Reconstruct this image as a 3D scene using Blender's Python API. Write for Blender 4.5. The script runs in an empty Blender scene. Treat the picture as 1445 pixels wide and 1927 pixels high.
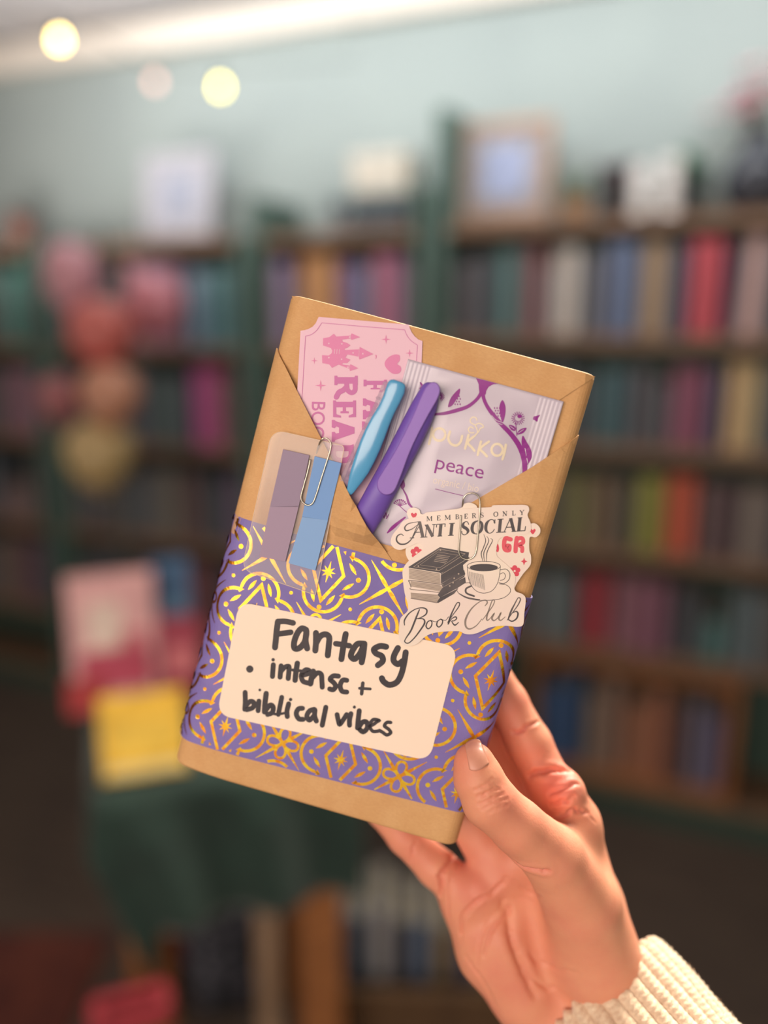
import bpy, bmesh, math, random
import numpy as np
from mathutils import Vector, Matrix
from mathutils.geometry import delaunay_2d_cdt

# ---------------------------------------------------------------- camera, world, lights, exposure
SC = bpy.context.scene
COL = SC.collection
FPX, CX, CY = 1600.0, 722.5, 963.5
PITCH = math.radians(13.0)
CAM = Vector((0, 0, 1.45))
cd = bpy.data.cameras.new('camera'); cam = bpy.data.objects.new('camera', cd); COL.objects.link(cam)
cam.location = CAM; cam.rotation_euler = (math.radians(90) - PITCH, 0, 0)
cd.sensor_fit = 'HORIZONTAL'; cd.sensor_width = 36.0; cd.lens = 36.0 * FPX / 1445.0
cd.clip_start = 0.02; cd.clip_end = 50
cd.dof.use_dof = True; cd.dof.focus_distance = 0.352; cd.dof.aperture_fstop = cd.lens / 17.0
SC.camera = cam
SC.view_settings.view_transform = 'Standard'; SC.view_settings.look = 'None'
SC.view_settings.exposure = 0.0; SC.view_settings.gamma = 1.0
SC.view_settings.use_curve_mapping = False
SC.cycles.use_denoising = True
SC.cycles.max_bounces = 6; SC.cycles.transparent_max_bounces = 12
SC.cycles.caustics_reflective = False; SC.cycles.caustics_refractive = False

wd = bpy.data.worlds.new('world'); SC.world = wd; wd.use_nodes = True
wd.node_tree.nodes['Background'].inputs[0].default_value = (0.86, 0.86, 0.88, 1)
wd.node_tree.nodes['Background'].inputs[1].default_value = 0.38


def area(name, loc, target, sx, sy, watts, color, spread=180):
    d = bpy.data.lights.new(name, 'AREA'); d.shape = 'RECTANGLE'; d.size = sx; d.size_y = sy
    d.energy = watts; d.color = color; d.spread = math.radians(spread)
    o = bpy.data.objects.new(name, d); COL.objects.link(o); o.location = loc
    o.rotation_euler = (Vector(target) - Vector(loc)).to_track_quat('-Z', 'Y').to_euler()
    return o


BOOK_AT = (0, .35, 1.35)
area('shop_window_light', (-1.0, -1.7, 2.0), BOOK_AT, 2.0, 1.6, 72, (1.0, 0.83, 0.68))
area('rear_skylight', (0.55, 1.25, 2.25), (0.05, 0.35, 1.38), 0.9, 0.5, 34, (1.0, 0.93, 0.78), 110)
area('added_veil_light', (0.10, 2.16, 2.35), (0.38, 2.82, 1.9), 2.6, 0.3, 20, (0.95, 0.98, 1.0))  # added strip lamp: brightens the upper wall in place of haze
area('added_ceiling_fill', (-1.35, 2.45, 1.5), (-1.25, 2.75, 2.42), 0.5, 0.4, 7, (1.0, 0.92, 0.88), 150)  # added unseen uplight, lifts the dark ceiling at upper left

# ---------------------------------------------------------------- frames and helpers
CAMROT = cam.rotation_euler.to_matrix()
RB = Matrix(((0.96320306, 0.26057254, -0.0658925), (-0.26651684, 0.95767506, -0.10875313), (0.03476553, 0.12231281, 0.99188252)))
TB = Vector((-0.00377545, -0.02806335, -0.35706812))
BW, BH, BT, BR = 130.0, 209.55, 26.5, 6.5              # parcel width, height, thickness, edge radius, mm
BOOKM = Matrix.LocRotScale(CAM + CAMROT @ TB, (CAMROT @ RB).to_quaternion(), None)
_c = np.array(RB.transposed() @ (-TB)) * 1000.0        # camera in parcel frame, mm
_Rt = np.array(RB.transposed())


def ray_b(px, py):
    return _Rt @ np.array([(px - CX) / FPX, -(py - CY) / FPX, -1.0])


def edge_drop(x): return -0.0042 * max(0.0, -x - 36.0) ** 2   # the front rolls off gently towards the spine side


def surfz(x):
    a = abs(x) - (BW / 2 - BR)
    if a <= 0: return edge_drop(x)
    a = min(a, BR * 0.9999)
    return -BR + math.sqrt(BR * BR - a * a) + edge_drop(x)


def L(px, py, h=0.0):                                   # point on the plane h mm above the parcel's face
    d = ray_b(px, py); t = (h - _c[2]) / d[2]
    return _c + d * t


def LS(px, py, hf):                                     # same, on a height field hf(x, y)
    h = 0.0
    for _ in range(5):
        p = L(px, py, h); h = hf(p[0], p[1]) if callable(hf) else hf
    return L(px, py, h)


def to_px(P):                                           # parcel-frame mm -> photo pixels
    P = np.asarray(P, float) / 1000.0
    q = P @ np.array(RB).T + np.array(TB)
    return np.stack([CX + FPX * q[..., 0] / -q[..., 2], CY - FPX * q[..., 1] / -q[..., 2]], -1)


def lin(c):
    return tuple((v / 255 / 12.92) if v / 255 <= 0.04045 else ((v / 255 + 0.055) / 1.055) ** 2.4 for v in c)


def mat(name, rgb, rough=0.6, metal=0.0, rgb2=None, scale=30.0, detail=4, bump=0.0, bscale=None, coat=0.0, sheen=0.0,
        sss=0.0, alpha=1.0, spec=0.5, ratio=(0.35, 0.65), stretch=None, emit=0.0):
    m = bpy.data.materials.new(name); m.use_nodes = True
    nt = m.node_tree; b = nt.nodes['Principled BSDF']
    b.inputs['Base Color'].default_value = (*lin(rgb), 1); b.inputs['Roughness'].default_value = rough
    b.inputs['Metallic'].default_value = metal; b.inputs['Coat Weight'].default_value = coat
    b.inputs['Coat Roughness'].default_value = 0.12
    b.inputs['Sheen Weight'].default_value = sheen; b.inputs['Specular IOR Level'].default_value = spec
    if sss:
        b.inputs['Subsurface Weight'].default_value = sss; b.inputs['Subsurface Radius'].default_value = (1, .35, .2)
        b.inputs['Subsurface Scale'].default_value = 0.004
    if alpha < 1: b.inputs['Alpha'].default_value = alpha
    if emit:
        b.inputs['Emission Color'].default_value = (*lin(rgb), 1); b.inputs['Emission Strength'].default_value = emit
    tc = nt.nodes.new('ShaderNodeTexCoord'); mp = nt.nodes.new('ShaderNodeMapping')
    nt.links.new(tc.outputs['Object'], mp.inputs['Vector'])
    if stretch: mp.inputs['Scale'].default_value = stretch
    if rgb2:
        n = nt.nodes.new('ShaderNodeTexNoise'); n.inputs['Scale'].default_value = scale; n.inputs['Detail'].default_value = detail
        nt.links.new(mp.outputs[0], n.inputs['Vector'])
        r = nt.nodes.new('ShaderNodeValToRGB'); r.color_ramp.elements[0].position = ratio[0]; r.color_ramp.elements[1].position = ratio[1]
        r.color_ramp.elements[0].color = (*lin(rgb), 1); r.color_ramp.elements[1].color = (*lin(rgb2), 1)
        nt.links.new(n.outputs['Fac'], r.inputs[0]); nt.links.new(r.outputs[0], b.inputs['Base Color'])
    if bump:
        n2 = nt.nodes.new('ShaderNodeTexNoise'); n2.inputs['Scale'].default_value = bscale or scale; n2.inputs['Detail'].default_value = 5
        nt.links.new(mp.outputs[0], n2.inputs['Vector'])
        bp = nt.nodes.new('ShaderNodeBump'); bp.inputs['Strength'].default_value = bump; bp.inputs['Distance'].default_value = 0.001
        nt.links.new(n2.outputs['Fac'], bp.inputs['Height']); nt.links.new(bp.outputs[0], b.inputs['Normal'])
    return m


def tag(o, label=None, cat=None, group=None, kind=None):
    if label: o['label'] = label
    if cat: o['category'] = cat
    if group: o['group'] = group
    if kind: o['kind'] = kind
    return o


def link(name, verts, faces, m, parent=None, smooth=False, M=None):
    me = bpy.data.meshes.new(name); me.from_pydata([tuple(map(float, v)) for v in verts], [], faces); me.update()
    if m is not None:
        for x in (m if isinstance(m, (list, tuple)) else [m]): me.materials.append(x)
    if smooth: me.polygons.foreach_set('use_smooth', [True] * len(me.polygons))
    o = bpy.data.objects.new(name, me); COL.objects.link(o)
    if parent is not None: o.parent = parent
    elif M is not None: o.matrix_world = M
    return o


def fg_thing(name, label, cat, origin, group=None):     # an Empty in the parcel's frame; origin in mm
    o = bpy.data.objects.new(name, None); COL.objects.link(o)
    o.empty_display_size = 0.01
    o.matrix_world = BOOKM @ Matrix.Translation(Vector(origin) / 1000.0)
    o['_o'] = [float(v) for v in origin]
    return tag(o, label, cat, group)


def fg_part(name, verts, faces, m, root, parent=None, smooth=False):    # verts in parcel mm
    og = np.array(list(root['_o']))
    return link(name, (np.asarray(verts, float) - og) / 1000.0, faces, m, parent or root, smooth)


class G:                                                # geometry collector
    def __init__(s): s.v = []; s.f = []
    def add(s, v, f):
        n = len(s.v); s.v.extend([tuple(p) for p in v]); s.f.extend([tuple(i + n for i in q) for q in f]); return s


_lift = [0.0]


def ribbon2d(pts, w, closed=False, cap=True, cn=5):
    """flat 2D stroke: returns verts (x,y), faces.  w: number or list per point"""
    P = [np.array(p[:2], float) for p in pts]
    n = len(P); W = [w] * n if not hasattr(w, '__len__') else list(w)
    V = []; Fc = []
    for i in range(n):
        a = P[(i - 1) % n] if (closed or i > 0) else P[i]
        b = P[(i + 1) % n] if (closed or i < n - 1) else P[i]
        d1 = P[i] - a; d2 = b - P[i]
        l1 = np.linalg.norm(d1); l2 = np.linalg.norm(d2)
        d1 = d1 / l1 if l1 > 1e-9 else None; d2 = d2 / l2 if l2 > 1e-9 else None
        if d1 is None: d1 = d2
        if d2 is None: d2 = d1
        if d1 is None: d1 = d2 = np.array([1.0, 0])
        t = d1 + d2; lt = np.linalg.norm(t)
        t = t / lt if lt > 1e-6 else d1
        c = max(0.5, float(np.dot(t, d1)))
        nn = np.array([-t[1], t[0]]) * (W[i] / 2 / c)
        V += [P[i] + nn, P[i] - nn]
    for i in range(n - 1): Fc.append((2 * i, 2 * i + 1, 2 * i + 3, 2 * i + 2))
    if closed: Fc.append((2 * n - 2, 2 * n - 1, 1, 0))
    elif cap:
        for (i, j) in ((0, 1), (n - 1, n - 2)):
            d = P[i] - P[j]; ln = np.linalg.norm(d)
            if ln < 1e-9: continue
            a0 = math.atan2(d[1], d[0]); k = len(V)
            V.append(P[i])
            for q in range(cn + 1):
                a = a0 - math.pi / 2 + math.pi * q / cn
                V.append(P[i] + W[i] / 2 * np.array([math.cos(a), math.sin(a)]))
            for q in range(cn): Fc.append((k, k + 1 + q, k + 2 + q))
    return V, Fc


def smoothpts(pts, n=6, closed=False):                  # Catmull-Rom
    P = [np.array(p, float) for p in pts]
    if len(P) < 3: return P
    out = []; N = len(P)
    rng = range(N) if closed else range(N - 1)
    for i in rng:
        p0 = P[(i - 1) % N] if (closed or i > 0) else P[i]; p1 = P[i]; p2 = P[(i + 1) % N]
        p3 = P[(i + 2) % N] if (closed or i < N - 2) else P[(i + 1) % N]
        for k in range(n):
            t = k / n
            out.append(0.5 * ((2 * p1) + (-p0 + p2) * t + (2 * p0 - 5 * p1 + 4 * p2 - p3) * t * t + (-p0 + 3 * p1 - 3 * p2 + p3) * t ** 3))
    if not closed: out.append(P[-1])
    return out


class Ink:
    """flat print laid on a thing: strokes and filled shapes given in photo/crop coordinates"""
    def __init__(s, hf, ox=0.0, oy=0.0, sc=1.0):
        s.g = G(); s.hf = hf; s.o = (ox, oy); s.sc = sc; s.k = 0
    def px(s, p): return s.o[0] + p[0] / s.sc, s.o[1] + p[1] / s.sc
    def _put(s, V, F):
        s.k += 1; e = 0.0025 * (s.k % 25)
        out = []
        for p in V:
            x, y = s.px(p)
            q = LS(x, y, (lambda a, b: s.hf(a, b) + e) if callable(s.hf) else s.hf + e)
            out.append(q)
        s.g.add(out, F)
    def stroke(s, pts, w, closed=False, cap=True, sm=True):
        if sm: 
            if hasattr(w, '__len__'):
                q = smoothpts([(p[0], p[1], ww) for p, ww in zip(pts, w)], 6, closed); w = [v[2] for v in q]; pts = [v[:2] for v in q]
            else: pts = smoothpts(pts, 6, closed)
        V, F = ribbon2d(pts, w, closed, cap); s._put(V, F); return s
    def fill(s, pts, sm=False, holes=()):
        if sm: pts = smoothpts(pts, 6, True)
        V, F = cdt(pts, holes); s._put(V, F); return s
    def disc(s, c, r, ry=None, n=18):
        ry = ry or r
        return s.fill([(c[0] + r * math.cos(2 * math.pi * i / n), c[1] + ry * math.sin(2 * math.pi * i / n)) for i in range(n)])
    def make(s, name, m, root, parent=None): return fg_part(name, s.g.v, s.g.f, m, root, parent)


def cdt(poly, holes=(), extra=()):
    vs = [Vector((float(p[0]), float(p[1]))) for p in poly]; faces = [list(range(len(vs)))]
    edges = []
    for h in holes:
        k = len(vs); vs += [Vector((float(p[0]), float(p[1]))) for p in h]
        faces.append(list(range(k, len(vs))))
    vs += [Vector((float(p[0]), float(p[1]))) for p in extra]
    r = delaunay_2d_cdt(vs, edges, faces, 4 if holes else 1, 1e-6)
    V = [(v.x, v.y) for v in r[0]]; F = [tuple(f) for f in r[2]]
    if holes:
        keep = []
        for f in F:
            c = (sum(V[i][0] for i in f) / len(f), sum(V[i][1] for i in f) / len(f))
            if inpoly(c, poly) and not any(inpoly(c, h) for h in holes): keep.append(f)
        F = keep
    return V, F


def inpoly(c, poly):
    x, y = c; r = False; n = len(poly); j = n - 1
    for i in range(n):
        xi, yi = poly[i][0], poly[i][1]; xj, yj = poly[j][0], poly[j][1]
        if (yi > y) != (yj > y) and x < (xj - xi) * (y - yi) / (yj - yi) + xi: r = not r
        j = i
    return r


def sheet(poly, hf, thick=0.3, step=4.0, wrap=True):
    """paper sheet over the parcel: poly in parcel mm (x, y); hf height above the curved face"""
    xs = [p[0] for p in poly]; ys = [p[1] for p in poly]
    # densify the outline
    out = []
    for i, p in enumerate(poly):
        q = poly[(i + 1) % len(poly)]; n = max(1, int(math.hypot(q[0] - p[0], q[1] - p[1]) / step))
        for k in range(n): out.append((p[0] + (q[0] - p[0]) * k / n, p[1] + (q[1] - p[1]) * k / n))
    X = list(np.arange(min(xs), max(xs), step))
    if wrap:
        for s in (-1, 1):
            X += [s * (BW / 2 - d) for d in (.9, 1.6, 2.5, 3.7, 5.0, 6.5)]
    Y = np.arange(min(ys), max(ys), step)
    ex = []
    for x in X:
        if not (min(xs) < x < max(xs)): continue
        for y in Y:
            if inpoly((x, y), poly) and not (wrap and abs(x) > BW / 2 - BR - .5): ex.append((x, y + 0.01))
        if wrap and abs(x) > BW / 2 - BR - .5:
            for p in out:
                if abs(p[0]) > BW / 2 - 1.5 and p[0] * x > 0 and inpoly((x, p[1] + .003), poly) and inpoly((x, p[1] - .4), poly) and inpoly((x, p[1] + .4), poly): ex.append((x, p[1]))
    V, F = cdt(out, (), ex)
    hz = hf if callable(hf) else (lambda x, y: hf)
    sz = surfz if wrap else (lambda x: 0.0)
    def nrm(x):
        if not wrap: return 0.0, 1.0
        a = max(0.0, min(abs(x) - (BW / 2 - BR), BR * .9999)) / BR
        return math.copysign(a, x), math.sqrt(1 - a * a)
    def put(v, h):
        nx, nz = nrm(v[0]); return (v[0] + nx * h, v[1], sz(v[0]) + (nz * h if nx else h))
    top = [put(v, hz(*v)) for v in V]; bot = [put(v, hz(*v) - thick) for v in V]
    n = len(V); fs = []
    cnt = {}
    for f in F:
        a = sum(V[f[i]][0] * V[f[(i + 1) % len(f)]][1] - V[f[(i + 1) % len(f)]][0] * V[f[i]][1] for i in range(len(f)))
        if a < 0: f = tuple(reversed(f))
        fs.append(f); fs.append(tuple(reversed([i + n for i in f])))
        for i in range(len(f)):
            e = (f[i], f[(i + 1) % len(f)]); cnt[e] = 1
    for (a, b) in list(cnt):
        if (b, a) not in cnt: fs.append((b, a, a + n, b + n))
    return top + bot, fs


def tube(pts, r, n=8, closed=False):
    P = [np.array(p, float) for p in pts]; N = len(P); V = []; F = []
    R = [r] * N if not hasattr(r, '__len__') else r
    up = None
    for i in range(N):
        a = P[(i - 1) % N] if (closed or i > 0) else P[i]; b = P[(i + 1) % N] if (closed or i < N - 1) else P[i]
        t = b - a; t = t / (np.linalg.norm(t) + 1e-12)
        if up is None:
            up = np.array([0, 0, 1.0]) if abs(t[2]) < .9 else np.array([1.0, 0, 0])
        u = up - t * np.dot(up, t); u /= np.linalg.norm(u) + 1e-12; w = np.cross(t, u); up = u
        for k in range(n):
            an = 2 * math.pi * k / n
            V.append(P[i] + (u * math.cos(an) + w * math.sin(an)) * R[i])
    for i in range(N - (0 if closed else 1)):
        j = (i + 1) % N
        for k in range(n): F.append((i * n + k, i * n + (k + 1) % n, j * n + (k + 1) % n, j * n + k))
    if not closed:
        F.append(tuple(reversed(range(n)))); F.append(tuple((N - 1) * n + k for k in range(n)))
    return V, F


def boxv(x0, x1, y0, y1, z0, z1):
    v = [(x0, y0, z0), (x1, y0, z0), (x1, y1, z0), (x0, y1, z0), (x0, y0, z1), (x1, y0, z1), (x1, y1, z1), (x0, y1, z1)]
    return v, [(0, 3, 2, 1), (4, 5, 6, 7), (0, 1, 5, 4), (1, 2, 6, 5), (2, 3, 7, 6), (3, 0, 4, 7)]


def lathe(prof, n=24, c=(0, 0, 0)):
    V = []; F = []
    for r, z in prof:
        for k in range(n): V.append((c[0] + r * math.cos(2 * math.pi * k / n), c[1] + r * math.sin(2 * math.pi * k / n), c[2] + z))
    for i in range(len(prof) - 1):
        for k in range(n): F.append((i * n + k, i * n + (k + 1) % n, (i + 1) * n + (k + 1) % n, (i + 1) * n + k))
    F.append(tuple(reversed(range(n)))); F.append(tuple((len(prof) - 1) * n + k for k in range(n)))
    return V, F


# ================================================================ the shop: wall frame (u along the shelf wall, n out into the room, z up)
WU = Vector((0.91803, -0.39651, 0)); WN = Vector((-0.39651, -0.91803, 0)); WO = Vector((1.03370381, 2.39329154, 0))
WROT = math.atan2(WU.y, WU.x)
F_ = Vector((0, math.cos(PITCH), -math.sin(PITCH))); U_ = Vector((0, math.sin(PITCH), math.cos(PITCH)))


def rayw(px, py): return Vector((1, 0, 0)) * ((px - CX) / FPX) - U_ * ((py - CY) / FPX) + F_


def at_wall(px, py, off):                                # -> (u, z, metres per pixel)
    d = rayw(px, py); t = ((WO + WN * off - CAM).dot(WN)) / d.dot(WN); P = CAM + d * t
    return (P - WO).dot(WU), P.z, t / FPX


def at_z(px, py, z):
    d = rayw(px, py); t = (z - CAM.z) / d.z; return CAM + d * t, t / FPX


def wm(u, off, z, rz=0.0, ry=0.0): return Matrix.Translation(WO + WU * u + WN * off + Vector((0, 0, z))) @ Matrix.Rotation(WROT + rz, 4, 'Z') @ Matrix.Rotation(ry, 4, 'Y')


M_wall = mat('green_wall_paint', (150, 160, 158), 0.7, rgb2=(157, 167, 164), scale=3)
M_ceil = mat('ceiling_paint', (186, 188, 192), 0.8, rgb2=(196, 190, 188), scale=1.2)
M_corn = mat('cream_cornice', (228, 218, 205), 0.6)
M_floor = mat('dark_floorboards', (92, 76, 64), 0.6, rgb2=(76, 62, 54), scale=6, stretch=(1, 8, 1))
M_green = mat('dark_green_paint', (52, 74, 66), 0.55, rgb2=(58, 82, 72), scale=8)
M_post = mat('mid_green_paint', (76, 98, 90), 0.55, rgb2=(80, 104, 94), scale=8)
M_shelf = mat('brown_wood_shelf', (128, 98, 76), 0.6, rgb2=(112, 84, 64), scale=8, stretch=(1, 12, 12))
M_crate = mat('orange_brown_wood', (162, 104, 60), 0.55, rgb2=(134, 84, 48), scale=9, stretch=(1, 10, 10))
M_page = mat('book_paper', (160, 150, 134), 0.8)
M_white = mat('white_matte', (226, 224, 226), 0.6)

_mc = {}
def soft(c, k=.36): return tuple(int(round(v * (1 - k) + g * k)) for v, g in zip(c, (104, 108, 108)))  # mixes grey into the colours and lifts darks: background haze put into them


def cm(rgb, rough=.55):
    k = (tuple(rgb), rough)
    if k not in _mc: _mc[k] = mat('painted_%d_%d_%d' % tuple(rgb), rgb, rough, rgb2=tuple(min(255, int(c * 1.14 + 6)) for c in rgb), scale=22)
    return _mc[k]


def boxo(name, M, sx, sy, sz, m, bevel=0.0, c=(0, 0, 0), parent=None):
    bm = bmesh.new(); bmesh.ops.create_cube(bm, size=1)
    bmesh.ops.scale(bm, vec=(sx, sy, sz), verts=bm.verts); bmesh.ops.translate(bm, vec=c, verts=bm.verts)
    if bevel: bmesh.ops.bevel(bm, geom=bm.edges[:], offset=bevel, segments=2, affect='EDGES', profile=.6)
    me = bpy.data.meshes.new(name); bm.to_mesh(me); bm.free(); me.materials.append(m)
    o = bpy.data.objects.new(name, me); COL.objects.link(o)
    if parent is not None: o.parent = parent; o.matrix_local = M if M is not None else Matrix()
    else: o.matrix_world = M
    return o


def empty(name, M, label=None, cat=None, group=None):
    o = bpy.data.objects.new(name, None); COL.objects.link(o); o.matrix_world = M; o.empty_display_size = .05
    return tag(o, label, cat, group)


def lo_part(name, v, f, m, parent, smooth=True): return link(name, v, f, m, parent, smooth)


U0, U1, CEIL = -4.2, 1.5, 2.42
tag(boxo('wall_back', wm((U0 + U1) / 2, -0.06, CEIL / 2), U1 - U0, .12, CEIL, M_wall), kind='structure')
pr = WO + WU * U1; pl = WO + WU * U0
tag(boxo('wall_right', Matrix.Translation(pr + WN * 2.2 + WU * .06 + Vector((0, 0, CEIL / 2))) @ Matrix.Rotation(WROT, 4, 'Z'), .12, 4.64, CEIL, M_wall), kind='structure')
tag(boxo('wall_left', Matrix.Translation(pl + WN * 2.2 - WU * .06 + Vector((0, 0, CEIL / 2))) @ Matrix.Rotation(WROT, 4, 'Z'), .12, 4.64, CEIL, M_wall), kind='structure')
tag(boxo('ceiling', wm((U0 + U1) / 2, 2.15, CEIL + .05), U1 - U0 + .24, 4.7, .1, M_ceil), kind='structure')
tag(boxo('floor', wm((U0 + U1) / 2, 2.15, -.05), U1 - U0 + .24, 4.7, .1, M_floor), kind='structure')
tag(boxo('trim_1', wm((U0 + U1) / 2, .03, 2.36), U1 - U0, .06, .09, M_corn, .012), kind='structure')

# --- bookcases --------------------------------------------------
DEP = .26
BOARD = .034


def bookcase(name, label, ua, ub, zs, top):
    t = empty(name, wm((ua + ub) / 2, 0.0, 0), label, 'bookcase', 'built-in bookcases on the green wall')
    w = ub - ua
    for z in zs:
        boxo('shelf', Matrix.Translation((0, -DEP / 2, z - BOARD / 2)), w - .04, DEP, BOARD, M_shelf, .003, parent=t)
    for sx in (-1, 1):
        boxo('side_panel', Matrix.Translation((sx * (w / 2), -DEP / 2 + .003, top / 2)), .04, DEP + .01, top, M_post if sx > 0 else M_post, .003, parent=t)
    boxo('back_panel', Matrix.Translation((0, -.012, max(zs) / 2)), w - .04, .02, max(zs), M_green, parent=t)
    boxo('plinth', Matrix.Translation((0, -DEP / 2 + .005, .04)), w - .04, DEP - .02, .08, M_green, parent=t)
    boxo('shelf', Matrix.Translation((0, -DEP / 2, .092)), w - .04, DEP, .022, M_shelf, .003, parent=t)
    return t


ZR = [1.70, 1.40, 1.11, .815, .52]
ZL = [1.69, 1.352, 1.02, .69, .36]
bookcase('bookcase', 'green bookcase with brown shelves right of the parcel, a slatted crate at its foot', -.84, .80, ZR, 2.00)
bookcase('bookcase', 'green bookcase seen directly left of the parcel, next to the right-hand one', -1.44, -.90, ZL, 1.80)
bookcase('bookcase', 'green bookcase behind the balloon column, under the white framed print', -2.31, -1.50, ZL, 1.69)
bookcase('bookcase', 'green bookcase cut by the left edge of the photo', -3.30, -2.37, ZL, 1.69)

# --- books: one cover mesh and one page block mesh shared by all, stretched per book
def book_meshes():
    g = G(); t = .07
    for b in ((-.5, .5, 0, .02, 0, 1), ): pass
    # cover: unit book, x thickness -.5..5, y from spine 0 to 1, z 0..1
    v = []; n = 6
    prof = [(-.5, 1), (-.5, .06)] + [(-.5 + .5 * (1 - math.cos(math.pi / 2 * k / n)) * 1, .06 - .06 * math.sin(math.pi / 2 * k / n)) for k in range(1, n + 1)]
    prof = prof + [(-x, y) for x, y in reversed(prof[:-1])]
    inner = [(x * (1 - 2 * t) if abs(x) > .01 else 0, max(y, .06) if y < 1 else 1) for x, y in prof]
    N = len(prof)
    for z in (0, 1):
        for x, y in prof: v.append((x, y, z))
        for x, y in inner: v.append((x, y, z))
    f = []
    for i in range(N - 1):
        f += [(i, i + 1, 2 * N + i + 1, 2 * N + i), (N + i + 1, N + i, 3 * N + i, 3 * N + i + 1), (i + 1, i, N + i, N + i + 1), (2 * N + i, 2 * N + i + 1, 3 * N + i + 1, 3 * N + i)]
    f += [(0, N, 3 * N, 2 * N)[::-1], (N - 1, 2 * N - 1, 4 * N - 1, 3 * N - 1)]
    me = bpy.data.meshes.new('book'); me.from_pydata(v, [], f); me.materials.append(M_page)
    pv, pf = boxv(-.43, .43, .07, .97, .02, .98)
    mp = bpy.data.meshes.new('pages'); mp.from_pydata(pv, [], pf); mp.materials.append(M_page)
    lv, lf = boxv(-.36, .36, -.006, .05, .28, .80)
    ml = bpy.data.meshes.new('spine_label'); ml.from_pydata(lv, [], lf); ml.materials.append(M_page)
    return me, mp, ml


ME_BOOK, ME_PAGES, ME_LABEL = book_meshes()
NAMES = [((226, 222, 214), 'white'), ((190, 180, 168), 'cream'), ((150, 146, 150), 'grey'), ((84, 92, 100), 'slate'), ((44, 48, 56), 'near-black'), ((40, 52, 84), 'navy'), ((86, 116, 160), 'blue'),
         ((140, 160, 186), 'pale blue'), ((70, 130, 124), 'teal'), ((46, 82, 78), 'dark teal'), ((60, 130, 96), 'green'), ((124, 122, 50), 'olive'), ((170, 130, 60), 'mustard'), ((196, 150, 104), 'tan'), ((104, 78, 58), 'brown'),
         ((204, 96, 60), 'orange'), ((206, 60, 70), 'red'), ((120, 44, 50), 'maroon'), ((200, 90, 140), 'magenta'), ((214, 150, 166), 'pink'), ((140, 110, 150), 'purple'), ((90, 66, 84), 'plum')]
def cname(c): return min(NAMES, key=lambda n: sum((a - b) ** 2 for a, b in zip(n[0], c)))[1]


def std_book(M, th, dp, ht, rgb, label, group):
    o = bpy.data.objects.new('book', ME_BOOK); COL.objects.link(o)
    o.matrix_world = M @ Matrix.Diagonal((th, dp, ht, 1))
    o.material_slots[0].link = 'OBJECT'; o.material_slots[0].material = cm(soft(rgb))
    tag(o, label, 'book', group)
    p = bpy.data.objects.new('pages', ME_PAGES); COL.objects.link(p); p.parent = o
    return o


ORD = ['%d%s' % (i, 'th' if 10 < i % 100 < 14 else {1: 'st', 2: 'nd', 3: 'rd'}.get(i % 10, 'th')) for i in range(1, 80)]
ORD_ = ['first', 'second', 'third', 'fourth', 'fifth', 'sixth', 'seventh', 'eighth', 'ninth', 'tenth', 'eleventh', 'twelfth', 'thirteenth', 'fourteenth', 'fifteenth', 'sixteenth', 'seventeenth', 'eighteenth', 'nineteenth', 'twentieth',
       'twenty-first', 'twenty-second', 'twenty-third', 'twenty-fourth', 'twenty-fifth', 'twenty-sixth', 'twenty-seventh', 'twenty-eighth', 'twenty-ninth', 'thirtieth', 'thirty-first', 'thirty-second', 'thirty-third', 'thirty-fourth', 'thirty-fifth']
rb = random.Random(11)
DARKS = [(58, 62, 72), (66, 72, 82), (48, 54, 62), (80, 76, 84), (70, 60, 66), (52, 66, 74), (88, 82, 78), (60, 48, 52)]


def fill_shelf(ua, ub, z, zmax, spec, where, off=.255):
    """spec: list of (u centre, width m, rgb, height m or None, lean); gaps are filled with quiet dark spines"""
    spec = sorted([((max(ua, s[0] - s[1] / 2) + min(ub, s[0] + s[1] / 2)) / 2, min(ub, s[0] + s[1] / 2) - max(ua, s[0] - s[1] / 2), *s[2:]) for s in spec if s[0] + s[1] / 2 > ua + .01 and s[0] - s[1] / 2 < ub - .01], key=lambda s: s[0]); u = ua; items = []
    for s in spec + [None]:
        lim = (s[0] - s[1] / 2) if s else ub
        while lim - u > .016:
            w = min(rb.uniform(.018, .042), lim - u)
            if lim - u - w < .012: w = lim - u
            w = min(w, .06)
            items.append((u + w / 2, w, rb.choice(DARKS), None, 0)); u += w
        if s:
            n = max(1, round(s[1] / .045)); 
            for k in range(n): items.append((s[0] - s[1] / 2 + s[1] * (k + .5) / n, s[1] / n, s[2] if n == 1 else tuple(min(255, max(0, int(c * rb.uniform(.9, 1.1)))) for c in s[2]), s[3], s[4]))
            u = max(u, s[0] + s[1] / 2)
    items.sort(key=lambda s: s[0])
    hmax = zmax - BOARD - z - .012
    for i, (uc, w, c, h, lean) in enumerate(items):
        h = min(h or hmax * rb.uniform(.68, .93), hmax); d = rb.uniform(.13, .17)
        std_book(wm(uc, off - rb.uniform(.0, .03), z + .0005 + abs(math.sin(lean)) * w / 2, 0, lean), w * .95, d, h, c,
                 '%s book, %s from left, %s' % (cname(c), ORD[i], where), 'books on the ' + where)


def uw(x0, x1, y, off=.25): a = at_wall(x0, y, off)[0]; b = at_wall(x1, y, off)[0]; return (a + b) / 2, b - a


def row(bits, y): return [(*uw(x0, x1, y), c, h, ln) for (x0, x1, c, h, ln) in bits]


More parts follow.
